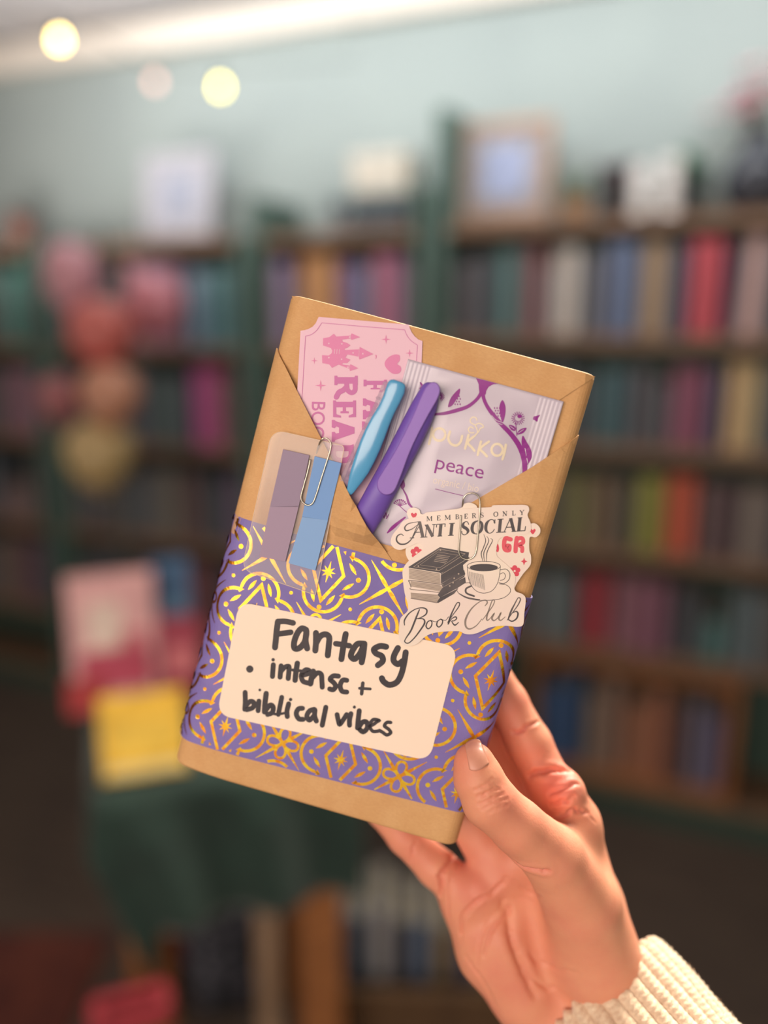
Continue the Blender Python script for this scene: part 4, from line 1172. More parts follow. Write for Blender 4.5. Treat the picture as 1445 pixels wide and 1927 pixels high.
sachet = fg_thing('tea_sachet', 'lilac tea bag sachet with plum vines printed on it, tucked in the pocket', 'sachet', (*(np.array(sc0) + ax * SW / 2 + ay * 30), 2.0))
V = []; F = []; nu, nv = 150, 70
for j in range(nv + 1):
    for i in range(nu + 1):
        p = np.array(sc0) + ax * SW * i / nu + ay * SHH * j / nv; V.append((p[0], p[1], h_sachet(p[0], p[1])))
m0 = len(V)
for k in range(m0): V.append((V[k][0], V[k][1], V[k][2] - .25 if k else V[k][2] - .25))
for j in range(nv):
    for i in range(nu):
        a = j * (nu + 1) + i; q = (a, a + nu + 1, a + nu + 2, a + 1); F.append(q); F.append(tuple(m0 + t for t in reversed(q)))
edge = [i for i in range(nu)] + [nu + (nu + 1) * j for j in range(nv)] + [nv * (nu + 1) + nu - i for i in range(nu)] + [(nu + 1) * (nv - j) for j in range(nv)]
for k in range(len(edge)):
    a, b = edge[k], edge[(k + 1) % len(edge)]; F.append((a, b, b + m0, a + m0))
fg_part('sachet_film', V, F, M_sachet, sachet, smooth=True)
hs = lambda x, y: h_sachet(x, y) + .12
K = Ink(hs, 740, 640, 3.6125)
K.fill([(562, 258), (640, 278), (712, 297), (680, 300), (648, 318), (632, 345), (628, 372), (600, 352), (586, 372), (582, 330), (580, 300)])
K.stroke([(602, 330), (592, 368), (560, 410), (505, 452), (430, 478), (350, 498), (285, 505), (200, 520)], [26, 24, 22, 24, 26, 22, 16, 8])
K.stroke([(614, 330), (612, 385), (635, 445), (680, 510), (740, 578), (800, 640), (850, 710), (880, 780), (893, 850), (892, 930)], [26, 24, 24, 28, 30, 32, 34, 34, 34, 30])
# leaves
K.fill([(372, 455), (385, 405), (412, 365), (452, 330), (448, 372), (425, 410), (400, 445)], sm=True)
K.fill([(742, 408), (762, 450), (760, 510), (742, 560), (725, 500), (722, 445)], sm=True)
K.fill([(880, 650), (905, 690), (935, 745), (940, 800), (905, 850), (890, 780), (872, 700)], sm=True)
K.fill([(786, 578), (815, 582), (832, 600), (825, 618), (800, 608)], sm=True); K.fill([(842, 642), (858, 610), (905, 596), (885, 630)], sm=True)
K.stroke([(832, 560), (836, 610), (840, 650)], 5)
K.disc((858, 518), 15, 13)
for a in range(0, 360, 20):
    t = math.radians(a); K.stroke([(848 + 24 * math.cos(t), 530 + 22 * math.sin(t)), (848 + 44 * math.cos(t), 532 + 44 * math.sin(t))], 5, sm=False)
K.fill([(955, 520), (975, 515), (998, 508), (985, 530), (978, 555), (962, 545), (950, 540)], sm=True)
for cx, cy in ((705, 490), (430, 410)):
    for r_, c_ in [(i, j) for i in range(4) for j in range(3)]:
        K.fill([(cx + (c_ - 1) * 17 + p[0] + (r_ % 2) * 7, cy - 28 + r_ * 18 + p[1]) for p in ((0, -8), (5, 0), (0, 8), (-5, 0))])
K.fill([(180, 285), (200, 300), (215, 325), (178, 332), (186, 310)], sm=True)
for a in range(-80, 90, 22):
    t = math.radians(a); K.stroke([(318 + 8 * math.cos(t), 385 + 8 * math.sin(t)), (318 + 30 * math.cos(t), 385 + 30 * math.sin(t))], 5, sm=False)
# lower left sprigs
K.stroke([(70, 950), (62, 1000), (90, 1060), (105, 1110), (130, 1140)], [4, 8, 12, 16, 10]); K.fill([(68, 950), (80, 990), (60, 1015), (48, 985)], sm=True)
for a in range(-150, -20, 18):
    t = math.radians(a); K.stroke([(45, 1130), (45 + 42 * math.cos(t), 1130 + 42 * math.sin(t))], 4, sm=False); K.disc((45 + 44 * math.cos(t), 1130 + 44 * math.sin(t)), 6)
K.stroke([(45, 1130), (90, 1170)], 5, sm=False)
K.fill([(-58, 1160), (-44, 1180), (-50, 1205)], sm=True); K.fill([(-80, 1175), (-58, 1190), (-62, 1215)], sm=True); K.fill([(-30, 1180), (-40, 1210), (-52, 1215)], sm=True)
K.stroke([(80, 1205), (30, 1245), (-10, 1280), (-40, 1310)], [10, 20, 22, 8])
K.make('printed_vines', M_plum, sachet)
K = Ink(lambda x, y: h_sachet(x, y) + .20, 740, 640, 3.6125)
for pts in ([(668, 512), (700, 545), (740, 560), (778, 590)], [(700, 560), (740, 575)], [(895, 735), (905, 790), (915, 840)], [(340, 470), (390, 455), (440, 450)], [(850, 632), (885, 608)], [(795, 585), (822, 605)]):
    K.stroke(pts, 4)
K.make('printed_leaf_veins', M_sachet, sachet)
K = Ink(hs, 740, 640, 3.6125)
w = 17
K.stroke([(264, 598), (255, 650), (243, 706)], w); K.stroke(arc((312, 642), 42, 0, 340, 16, 42), w)
K.stroke([(385, 622), (374, 668), (392, 705), (428, 716), (456, 694), (468, 652)], w)
K.stroke([(512, 645), (500, 690), (488, 738)], w); K.stroke([(548, 655), (506, 694), (534, 730), (552, 752)], w)
K.stroke([(596, 690), (584, 735), (574, 780)], w); K.stroke([(650, 690), (592, 736), (614, 766), (636, 790)], w)
K.stroke(arc((706, 746), 38, 10, 350, 16, 40), w); K.stroke([(765, 712), (756, 762), (742, 810)], w)
K.stroke([(545, 655), (578, 625), (592, 600), (612, 592), (606, 576), (582, 566), (560, 578), (568, 602), (572, 628), (556, 652)], 8)
K.stroke([(560, 578), (528, 562), (524, 540), (540, 524), (560, 528), (568, 545)], 8); K.stroke([(548, 630), (520, 628), (510, 606), (525, 590), (545, 600)], 8)
K.make('printed_brand_lettering', M_cream, sachet)
K = Ink(hs, 740, 640, 3.6125)
text_on(K, 'peace', (283, 872), (606, 944), hgt=138)
K.stroke([(285, 1012), (380, 1036), (475, 1058)], 4, sm=False, cap=False)
K.make('printed_flavour_lettering', M_plum, sachet)
K = Ink(hs, 740, 640, 3.6125)
text_on(K, 'organic / bio', (268, 972), (577, 1034), hgt=74)
K.make('printed_small_lettering', M_cream2, sachet)

# --- pens.  crop coords C3
def C3(x, y): return (600 + x / 4.816, 700 + y / 4.816)


def pen_loft(stations, depth_ratio=1.0, n=20, close=True):
    """stations: (cx, cy, half width in crop px, height of axis mm) -> lofted body; depth follows width"""
    V = []; F = []
    ctr = [np.array(L(*C3(s[0], s[1]), s[3])) for s in stations]
    for i, s in enumerate(stations):
        a = ctr[max(0, i - 1)]; b = ctr[min(len(ctr) - 1, i + 1)]; t = b - a; t /= np.linalg.norm(t)
        sd = np.cross(t, np.array([0, 0, 1.0])); sd /= np.linalg.norm(sd); nn = np.cross(sd, t)
        r = s[2] / 4.816 / 4.62
        for k in range(n):
            an = 2 * math.pi * k / n; V.append(ctr[i] + sd * math.cos(an) * r + nn * math.sin(an) * r * (depth_ratio[i] if hasattr(depth_ratio, '__len__') else depth_ratio))
    for i in range(len(stations) - 1):
        for k in range(n): F.append((i * n + k, i * n + (k + 1) % n, (i + 1) * n + (k + 1) % n, (i + 1) * n + k))
    if close: F.append(tuple(reversed(range(n)))); F.append(tuple((len(stations) - 1) * n + k for k in range(n)))
    return V, F


pen = fg_thing('purple_highlighter', 'chunky purple pen with rounded cap and paler clip, right of the blue pen', 'pen', (*L(*C3(700, 800), 5.5)[:2], 5.5))
st = [(1026, 96, 14, 6.8), (1024, 104, 44, 6.8), (1018, 125, 68, 6.7), (1008, 160, 82, 6.6), (985, 230, 100, 6.5), (955, 310, 114, 6.4), (900, 430, 122, 6.3), (816, 600, 125, 6.2),
      (718, 790, 125, 6.0), (640, 940, 127, 5.8), (542, 1120, 130, 5.4), (455, 1280, 130, 4.8), (405, 1370, 126, 4.2), (372, 1430, 118, 3.7), (345, 1480, 96, 3.4), (328, 1512, 40, 3.2)]
RAT = [.72] * 10 + [.68, .58, .5, .44, .40, .40]
v, f = pen_loft(st, RAT); fg_part('barrel', v, f, M_purpleplastic, pen, smooth=True)
# raised clip plate following the barrel
cl = [(1050, 92), (1082, 112), (1098, 150), (1094, 200), (1060, 275), (1000, 380), (925, 520), (860, 650), (805, 780), (765, 890), (718, 1010), (690, 1070), (650, 1108), (600, 1115), (555, 1092), (528, 1045),
      (532, 980), (575, 905), (640, 800), (710, 680), (780, 545), (850, 400), (905, 270), (945, 180), (975, 130), (1010, 98)]


def plate(poly_px, htop, thick, name, m, root, smooth=True):
    """rounded plate: rings shrinking to the top face"""
    P = smoothpts(poly_px, 3, True); c = np.mean(P, axis=0); n = len(P); V = []; F = []
    nrm = []
    for i in range(n):
        t = P[(i + 1) % n] - P[i - 1]; t /= np.linalg.norm(t); nrm.append(np.array([-t[1], t[0]]))
    sgn = 1 if sum(np.dot(nrm[i], c - P[i]) for i in range(n)) > 0 else -1
    prof = [(0, -thick), (0, -thick * .35), (3, -thick * .1), (8, 0)]
    for ins, dz in prof:
        for i in range(n):
            q = P[i] + nrm[i] * sgn * ins; x, y = C3(*q); V.append(L(x, y, htop(q) + dz))
    for r in range(len(prof) - 1):
        for i in range(n): F.append((r * n + i, r * n + (i + 1) % n, (r + 1) * n + (i + 1) % n, (r + 1) * n + i))
    F.append(tuple((len(prof) - 1) * n + i for i in range(n))); F.append(tuple(reversed(range(n))))
    bm = bmesh.new(); vs = [bm.verts.new(v) for v in V]
    for q in F: bm.faces.new([vs[i] for i in q])
    bmesh.ops.recalc_face_normals(bm, faces=bm.faces); bmesh.ops.triangulate(bm, faces=[x for x in bm.faces if len(x.verts) > 4])
    bm.verts.ensure_lookup_table(); V = [tuple(v.co) for v in bm.verts]; F = [tuple(v.index for v in x.verts) for x in bm.faces]; bm.free()
    return fg_part(name, V, F, m, root)


plate(cl, lambda q: 10.75 - .0009 * max(0, q[1] - 700), 2.2, 'clip', M_purpleclip, pen)

bpen = fg_thing('blue_gel_pen', 'clear-capped pen with a glossy sky blue clip, between bookmark and purple pen', 'pen', (*L(*C3(450, 600), 5.0)[:2], 5.0))
st = [(640, 98, 40, 5.6), (636, 108, 56, 5.6), (612, 180, 62, 5.6), (560, 320, 68, 5.5), (500, 460, 74, 5.4), (440, 600, 80, 5.3), (380, 740, 84, 5.2), (320, 880, 86, 4.9), (280, 970, 86, 4.2), (245, 1050, 74, 3.4), (222, 1100, 50, 2.6), (210, 1125, 24, 2.3)]
v, f = pen_loft(st, [.8] * 8 + [.62, .45, .34, .3]); fg_part('clear_cap', v, f, M_clear, bpen, smooth=True)
v, f = pen_loft([(620, 160, 20, 5.5), (560, 320, 34, 5.4), (440, 600, 48, 5.2), (320, 880, 56, 4.6), (260, 1010, 44, 3.5), (228, 1080, 24, 2.6)], [.8, .8, .8, .7, .5, .35]); fg_part('ink_tube', v, f, M_inner, bpen, smooth=True)
v, f = pen_loft([(645, 640, 70, 0)] * 0 + [(588, 250, 70, 5.5), (584, 258, 74, 5.5), (580, 268, 70, 5.5)], .82); fg_part('cap_ring', v, f, M_clear, bpen, smooth=True)
# clip: lofted blade, wide at the shoulder
st = [(716, 80, 40, 9.2), (712, 92, 68, 9.2), (706, 112, 80, 9.2), (692, 165, 86, 9.2), (660, 245, 80, 9.4), (608, 350, 78, 9.6), (556, 450, 88, 9.7), (508, 560, 96, 9.6), (462, 670, 98, 9.4), (418, 780, 92, 9.1),
      (376, 880, 82, 8.7), (338, 960, 66, 8.2), (306, 1030, 48, 7.8), (288, 1072, 36, 7.5), (276, 1098, 26, 7.3), (270, 1112, 12, 7.2)]
v, f = pen_loft(st, .28); fg_part('blue_clip', v, f, M_blueplastic, bpen, smooth=True)

# --- page flag card, lying over the left flap
def C4(x, y): return (440 + x / 5.667, 780 + y / 5.667)
c_hi = np.array(L(*C4(700, 250), 4.6)); c_lo = np.array(L(*C4(500, 1800), 2.1))
def h_card(x, y): return 2.1 + (4.9 - 2.1) * (y - c_lo[1]) / (c_hi[1] - c_lo[1])
card = fg_thing('page_flag_card', 'clear plastic card of mauve and blue page flags on the left flap', 'page flags', (*L(*C4(600, 900), 3)[:2], 3))
def C4s(lst): return [C4(*p) for p in lst]
out = rounded([(410, 160), (1180, 335), (870, 1925), (85, 1655)], [130, 40, 10, 110])
out = [tuple(p) for p in out]
pl = [(LS(*C4(*p), h_card)[0], LS(*C4(*p), h_card)[1]) for p in out]
v, f = sheet(pl, h_card, 0.22, wrap=False, step=8); cf = fg_part('clear_backing', v, f, M_film, card)
v, f = tube([LS(*C4(*p), lambda x, y: h_card(x, y) - .1) for p in out], .16, 5, True); fg_part('backing_edge', v, f, M_filmedge, card, cf)


def flagq(px4, name, m, dh, th, parent=None, label=None):
    hf = lambda x, y: h_card(x, y) + dh
    v, f = sheet([tuple(LS(*C4(*p), hf)[:2]) for p in px4], hf, th, wrap=False, step=9)
    o = fg_part(name, v, f, m, card, parent)
    if label: tag(o, label)
    return o


a = flagq([(525, 372), (805, 435), (690, 985), (385, 985)], 'flag_pad', M_flagp, .75, .7, label='mauve flag pad')
flagq([(385, 985), (692, 975), (548, 1568), (272, 1515)], 'flag_tip', M_flagp2, .75, .7, a)
a = flagq([(862, 445), (1148, 520), (1000, 1130), (728, 1090)], 'flag_pad', M_flagb, .75, .7, label='blue flag pad')
flagq([(728, 1092), (1002, 1130), (868, 1665), (582, 1585)], 'flag_tip', M_flagb2, .75, .7, a)


def clip_wire(P, name, label, origin_px, h):
    t = fg_thing(name, label, 'paper clip', (*L(*origin_px, h)[:2], h))
    v, f = tube(P, .36, 8)
    fg_part('bent_wire', v, f, M_wire, t, smooth=True)
    return t


def path_c(C, lst): return [L(*C(p[0], p[1]), p[2]) for p in smoothpts(lst, 6)]


def HC(x, y): q = L(*C4(x, y), 4); return h_card(q[0], q[1]) + 1.15
w1 = [(815, 480), (790, 600), (745, 760), (715, 880), (735, 935), (785, 968), (840, 945), (880, 850), (930, 690), (985, 520), (1030, 370), (1035, 310), (1005, 265), (970, 250), (935, 268)]
w1 = [(p[0], p[1], HC(*p)) for p in w1] + [(905, 330, 4.4), (880, 420, 3.0), (850, 540, 2.6)]
clip_wire(path_c(C4, w1), 'paper_clip', 'silver paper clip holding the page flag card to the left flap', (590, 890), 5)

# --- stickers held on the right flap by the second clip
def C5(x, y): return (730 + x / 4.8167, 920 + y / 4.8167)
s_hi = L(*C5(700, 180), 5); s_lo = L(*C5(500, 1350), 2.6)
def h_st(x, y): return 2.75 + 1.7 * (y - s_lo[1]) / (s_hi[1] - s_lo[1])
def h_st2(x, y): return h_st(x, y) - .35


def die_cut(name, label, poly, hf, th, m, origin):
    t = fg_thing(name, label, 'sticker', (*L(*C5(*origin), 3)[:2], 3))
    P = smoothpts(poly, 4, True)
    v, f = sheet([tuple(LS(*C5(*p), hf)[:2]) for p in P], hf, th, wrap=False, step=5); fg_part('vinyl', v, f, m, t)
    return t


under = die_cut('heart_sticker', 'cream sticker with red letters and flowers peeping out from under the book club one', [(170, 220), (195, 178), (240, 170), (285, 190), (310, 230), (450, 200), (655, 175), (690, 135), (745, 125), (800, 150), (830, 200),
    (1000, 300), (1260, 315), (1330, 312), (1375, 350), (1378, 400), (1340, 438), (1290, 435), (1280, 480), (1282, 560), (1296, 610), (1290, 690), (1225, 770), (1170, 850), (1090, 960), (800, 1050), (260, 700), (190, 650), (160, 580), (175, 500), (240, 460), (200, 300)],
    h_st2, .22, M_sticker, (750, 500))
K = Ink(lambda x, y: h_st2(x, y) + .03, 730, 920, 4.8167)
def heart(K, c, r): K.fill([(c[0], c[1] + r), (c[0] - r * .8, c[1] + .1 * r), (c[0] - r * .95, c[1] - .5 * r), (c[0] - .5 * r, c[1] - .85 * r), (c[0], c[1] - .45 * r), (c[0] + .5 * r, c[1] - .85 * r), (c[0] + .95 * r, c[1] - .5 * r), (c[0] + .8 * r, c[1] + .1 * r)], sm=True)
def flower(K, c, r):
    for k in range(5): K.disc((c[0] + r * .62 * math.cos(1.2566 * k - .3), c[1] + r * .62 * math.sin(1.2566 * k - .3)), r * .45)
heart(K, (1312, 385), 27); heart(K, (235, 240), 28); flower(K, (258, 578), 52); flower(K, (1148, 745), 50)
K.fill([(1234, 622), (1242, 648), (1264, 658), (1242, 668), (1232, 694), (1224, 668), (1204, 656), (1224, 648)])
K.stroke([(990, 510), (996, 540), (992, 562)], 22)
K.make('printed_red_motifs', M_red, under)
K = Ink(lambda x, y: h_st2(x, y) + .03, 730, 920, 4.8167)
K.stroke([(1112, 458), (1065, 450), (1052, 500), (1060, 548), (1095, 555), (1100, 520), (1082, 515)], 40)
K.stroke([(1168, 446), (1160, 500), (1156, 565)], 40); K.stroke([(1168, 452), (1215, 448), (1225, 485), (1190, 508), (1215, 530), (1216, 565)], 36)
K.make('printed_red_letters', M_pinkred, under)

top = die_cut('book_club_sticker', 'die-cut sticker with black book stack, steaming cup and book club lettering', [(25, 490), (40, 420), (95, 350), (140, 290), (220, 262), (320, 245), (345, 215), (480, 200), (640, 180), (800, 172), (930, 165), (960, 148), (1120, 146), (1240, 146), (1275, 165), (1278, 200), (1265, 240), (1292, 310), (1292, 380),
    (1240, 412), (1130, 425), (1060, 430), (1010, 455), (985, 520), (985, 600), (1020, 640), (1090, 700), (1140, 760), (1155, 820), (1145, 890), (1160, 930), (1220, 955), (1248, 1000), (1235, 1130), (1225, 1230), (1170, 1250),
    (1050, 1240), (930, 1255), (860, 1285), (780, 1315), (700, 1315), (640, 1290), (500, 1295), (400, 1310), (330, 1345), (270, 1400), (200, 1425), (130, 1410), (100, 1350), (100, 1260), (115, 1170), (175, 1110), (180, 1050), (150, 940), (135, 820), (135, 730), (180, 660), (250, 600),
    (320, 540), (280, 490), (200, 520), (120, 552), (60, 540)], h_st, .25, M_sticker, (650, 750))
hk = lambda x, y: h_st(x, y) + .03


def serif(K, ch, x, y, w, h, th, tn, sl=0.0, rise=-0.063):
    """serif capital; (x,y) baseline left in crop coords, y grows downward; sl slant; rise = slope of the baseline"""
    def T(p): X_ = x + p[0] * w + p[1] * h * sl; return (X_, y + rise * (p[0] * w) - p[1] * h)
    def st_(a, b, wd): K.stroke([T(a), T(b)], wd, sm=False, cap=False)
    def sf(c, hw=.2): K.stroke([T((c[0] - hw, c[1])), T((c[0] + hw, c[1]))], max(tn, 3), sm=False, cap=False)
    def cv(pts, ws): K.stroke([T(p) for p in pts], ws, cap=False)
    b = th
    if ch == 'A': st_((.1, 0), (.48, 1), tn); st_((.5, 1), (.86, 0), b); st_((.22, .34), (.7, .34), tn); sf((.1, 0.01), .15); sf((.86, 0.01), .18)
    elif ch == 'B': st_((.22, 0), (.22, 1), b); cv([(.2, 1), (.6, .98), (.75, .76), (.58, .54), (.22, .52)], [tn, tn, b, tn, tn]); cv([(.22, .52), (.66, .5), (.84, .26), (.62, .02), (.2, 0)], [tn, tn, b, tn, tn]); sf((.16, 0), .12); sf((.16, 1), .12)
    elif ch == 'C': cv([(.86, .74), (.72, .96), (.46, 1), (.2, .8), (.12, .5), (.2, .2), (.46, 0), (.74, .06), (.9, .28)], [b * .6, tn, tn, b * .8, b, b * .8, tn, tn, tn]); st_((.88, .68), (.86, 1), tn)
    elif ch == 'E': st_((.24, 0), (.24, 1), b); st_((.1, .985), (.84, .985), tn); st_((.1, .015), (.88, .015), tn); st_((.24, .52), (.62, .52), tn); st_((.84, 1), (.84, .74), tn); st_((.88, 0), (.88, .28), tn); st_((.62, .62), (.62, .42), tn)
    elif ch == 'I': st_((.5, 0), (.5, 1), b); sf((.5, .015), .38); sf((.5, .985), .38)
    elif ch == 'L': st_((.28, 0), (.28, 1), b); sf((.28, .985), .22); st_((.08, .015), (.88, .015), tn); st_((.88, 0), (.9, .34), tn)
    elif ch == 'M': st_((.14, 0), (.14, 1), tn); st_((.16, 1), (.5, .1), b); st_((.5, .1), (.84, 1), tn); st_((.86, 0), (.86, 1), b); sf((.14, .01), .12); sf((.86, .01), .14); sf((.12, .985), .08); sf((.88, .985), .08)
    elif ch == 'N': st_((.2, 0), (.2, 1), tn); st_((.18, 1), (.8, .02), b); st_((.82, 0), (.82, 1), tn); sf((.2, .015), .15); sf((.16, .985), .12); sf((.82, .985), .15)
    elif ch == 'O': cv([(.5, 1), (.2, .84), (.1, .5), (.2, .16), (.5, 0), (.8, .16), (.9, .5), (.8, .84), (.5, 1)], [tn, b * .8, b, b * .8, tn, b * .8, b, b * .8, tn])
    elif ch == 'R': st_((.22, 0), (.22, 1), b); cv([(.2, 1), (.6, .98), (.76, .76), (.58, .54), (.22, .5)], [tn, tn, b, tn, tn]); st_((.5, .52), (.84, 0), b * .9); sf((.22, .015), .16); sf((.16, .985), .12); sf((.86, .015), .12)
    elif ch == 'S': cv([(.8, .76), (.66, .96), (.42, 1), (.2, .84), (.26, .62), (.6, .46), (.8, .26), (.66, .04), (.4, 0), (.18, .1), (.12, .3)], [tn, tn, tn, b * .7, b, b, b * .9, tn, tn, tn, tn])
    elif ch == 'T': st_((.5, 0), (.5, 1), b); st_((.06, .985), (.94, .985), tn); st_((.06, 1), (.06, .74), tn); st_((.94, 1), (.94, .74), tn); sf((.5, .015), .24)
    elif ch == 'Y': st_((.14, 1), (.5, .44), b); st_((.86, 1), (.52, .44), tn); st_((.5, 0), (.5, .46), b); sf((.5, .015), .2); sf((.14, .985), .14); sf((.86, .985), .14)


K = Ink(hk, 730, 920, 4.8167)
for ch, x, w_ in (('M', 348, 54), ('E', 440, 38), ('M', 512, 56), ('B', 610, 36), ('E', 690, 36), ('R', 760, 40), ('S', 835, 36), ('O', 955, 44), ('N', 1036, 46), ('L', 1122, 36), ('Y', 1192, 44)):
    serif(K, ch, x, 292 - (x - 350) * .066, w_, 42, 9, 4)
for ch, x, w_, h_ in (('A', 205, 130, 145), ('N', 318, 108, 112), ('T', 425, 88, 112), ('I', 535, 68, 112), ('S', 655, 84, 118), ('O', 745, 112, 120), ('C', 868, 104, 122), ('I', 972, 72, 122), ('A', 1040, 118, 124), ('L', 1158, 94, 124)):
    serif(K, ch, x, 446 - (x - 215) * .064, w_, h_, 29, 8, sl=.10)
K.stroke([(262, 330), (215, 365), (165, 378), (152, 350), (180, 318), (232, 304), (290, 296)], [5, 8, 12, 12, 9, 6, 6])
K.stroke([(300, 310), (262, 372), (215, 452), (165, 496), (110, 500), (78, 468), (85, 428), (118, 410), (140, 425)], [6, 7, 9, 12, 14, 14, 12, 8, 6])
K.make('printed_title_letters', M_ink, top)
# book stack
K = Ink(hk, 730, 920, 4.8167)
K.fill([(470, 528), (735, 575), (725, 640), (478, 765), (470, 760), (190, 715), (185, 708)])              # top cover
K.fill([(478, 768), (735, 615), (742, 640), (680, 690), (685, 740), (480, 860)])                          # spine of top book
K.fill([(480, 862), (690, 735), (700, 770), (690, 800), (505, 905)]); K.fill([(490, 900), (700, 800), (705, 850), (620, 905), (470, 985), (450, 960)])
K.fill([(470, 985), (640, 900), (600, 950), (455, 1035), (440, 1030)])
K.make('printed_book_covers', M_ink, top)
K = Ink(hk, 730, 920, 4.8167)
K.fill([(190, 718), (470, 765), (478, 860), (455, 862), (190, 815)]); K.fill([(205, 835), (470, 872), (500, 890), (490, 935), (205, 885)]); K.fill([(205, 940), (470, 960), (455, 1030), (210, 992)])
K.make('printed_page_edges', M_inklight, top)
K = Ink(lambda x, y: h_st(x, y) + .09, 730, 920, 4.8167)
for q in range(7): K.stroke([(195, 728 + q * 13), (330, 750 + q * 13), (468, 772 + q * 13)], 3)
for q in range(4): K.stroke([(208, 842 + q * 12), (340, 860 + q * 12), (478, 880 + q * 12)], 3)
for q in range(5): K.stroke([(208, 945 + q * 11), (330, 957 + q * 12), (455, 970 + q * 14)], 3)
K.stroke([(190, 840), (198, 830), (330, 845), (500, 870)], 8); K.stroke([(200, 900), (215, 912), (350, 925), (460, 940)], 7); K.stroke([(208, 992), (440, 1032)], 7, sm=False); K.stroke([(190, 838), (200, 862), (208, 890)], 8)
K.make('printed_page_lines', M_inkmid, top)
K = Ink(lambda x, y: h_st(x, y) + .09, 730, 920, 4.8167)
K.stroke([(468, 545), (700, 588), (462, 742), (232, 706)], 3.5, closed=True, sm=False); K.stroke([(455, 572), (640, 602), (470, 715), (290, 688)], 2.5, closed=True, sm=False)
for q in range(5): K.stroke([(445 - q * 7, 598 + q * 14), (560 - q * 9, 612 + q * 15)], 4, sm=False)
K.stroke([(480, 778), (600, 705), (735, 625)], 3); K.stroke([(500, 890), (600, 835), (695, 780)], 2.5)
for (x, y) in ((475, 555), (440, 728), (275, 700), (560, 880), (600, 810), (640, 770), (590, 850)): K.disc((x, y), 7)
K.make('printed_cover_tooling', M_inklight, top)
# cup, saucer, steam
K = Ink(hk, 730, 920, 4.8167)
K.stroke(arc((868, 700), 150, 0, 342, 26, 44), 5, closed=True)
K.fill(arc((868, 712), 128, 0, 346, 26, 32))
K.stroke([(720, 705), (728, 800), (752, 870), (800, 925), (868, 945), (940, 925), (985, 870), (1008, 800), (1018, 705)], 5)
for q in range(15): x = 735 + q * 9; K.stroke([(x, 750 + 2 * q), (x + 4 + q, 860 + q * 4)], 2.6, sm=False)
K.stroke([(1015, 735), (1070, 728), (1103, 765), (1096, 822), (1050, 858), (1005, 850)], 6); K.stroke([(1012, 775), (1045, 760), (1064, 785), (1052, 818), (1015, 830)], 5)
K.stroke([(742, 850), (680, 858), (630, 895), (632, 935), (700, 985), (800, 1008), (920, 1010), (1040, 990), (1102, 945), (1108, 905), (1070, 870), (1010, 862)], 5)
K.stroke([(645, 950), (720, 985), (830, 1005)], 9); K.stroke([(755, 880), (708, 905), (712, 945), (780, 972)], 16)
for off in (0, 28, 62):
    K.stroke([(868 + off, 412 + off * .6), (885 + off, 470), (862 + off * .8, 540), (845 + off * .8, 590), (862 + off * .5, 660)], [3, 7, 8, 8, 4])
K.make('printed_cup', M_ink, top)
# script lettering
K = Ink(hk, 730, 920, 4.8167)
K.stroke([(150, 1235), (150, 1190), (190, 1130), (250, 1090), (310, 1078), (350, 1095), (345, 1135), (300, 1165), (255, 1180)], [7.7, 12.8, 11.5, 9.0, 10.2, 14.1, 12.8, 9.0, 6.4])
K.stroke([(285, 1095), (262, 1150), (235, 1220), (205, 1290), (165, 1350), (152, 1385), (185, 1398), (240, 1350), (300, 1270), (332, 1215), (320, 1180), (268, 1178)], [10.2, 15.4, 16.6, 15.4, 10.2, 10.2, 10.2, 11.5, 14.1, 15.4, 11.5, 6.4])
K.stroke([(388, 1192), (360, 1205), (345, 1245), (365, 1268), (392, 1245), (398, 1208), (385, 1192), (430, 1205), (455, 1195)], [7.7, 10.2, 12.8, 10.2, 11.5, 10.2, 7.7, 5.1, 6.4])
K.stroke([(478, 1180), (450, 1200), (442, 1235), (462, 1252), (488, 1228), (495, 1195), (478, 1180), (520, 1192), (548, 1160)], [7.7, 10.2, 12.8, 10.2, 11.5, 10.2, 7.7, 5.1, 6.4])
K.stroke([(540, 1210), (590, 1140), (640, 1070), (648, 1035), (625, 1035), (595, 1090), (565, 1160), (545, 1225)], [6.4, 7.7, 10.2, 10.2, 9.0, 11.5, 15.4, 11.5])
K.stroke([(548, 1225), (575, 1180), (610, 1160), (622, 1175), (600, 1195), (578, 1200), (605, 1235), (640, 1210)], [7.7, 7.7, 11.5, 11.5, 9.0, 7.7, 12.8, 6.4])
K.make('printed_script_word', M_ink, top)
K = Ink(hk, 730, 920, 4.8167)
K.stroke([(880, 1060), (900, 1030), (880, 1008), (820, 1030), (750, 1095), (705, 1180), (705, 1245), (740, 1270), (800, 1240), (850, 1180)], [7.7, 12.8, 9.0, 9.0, 12.8, 17.9, 16.6, 12.8, 9.0, 6.4])
K.stroke([(855, 1190), (900, 1130), (950, 1060), (965, 1015), (945, 1012), (920, 1080), (895, 1160), (900, 1192), (925, 1175)], [6.4, 7.7, 9.0, 10.2, 9.0, 11.5, 15.4, 11.5, 6.4])
K.stroke([(925, 1175), (962, 1130), (942, 1172), (960, 1194), (996, 1168), (1022, 1126), (1004, 1172), (1022, 1192), (1062, 1160)], [6.4, 11.5, 16.6, 11.5, 9.0, 14.1, 16.6, 11.5, 6.4])
K.make('printed_script_word', M_inkmid, top)
K = Ink(hk, 730, 920, 4.8167)
K.stroke([(1080, 1190), (1130, 1120), (1180, 1050), (1200, 1000), (1180, 988), (1150, 1040), (1115, 1110), (1090, 1180)], [6.4, 7.7, 10.2, 11.5, 9.0, 11.5, 16.6, 12.8])
K.stroke([(1092, 1185), (1125, 1200), (1165, 1175), (1178, 1130), (1160, 1110), (1130, 1125)], [11.5, 11.5, 14.1, 15.4, 11.5, 6.4])
K.make('printed_script_word', M_ink, top)


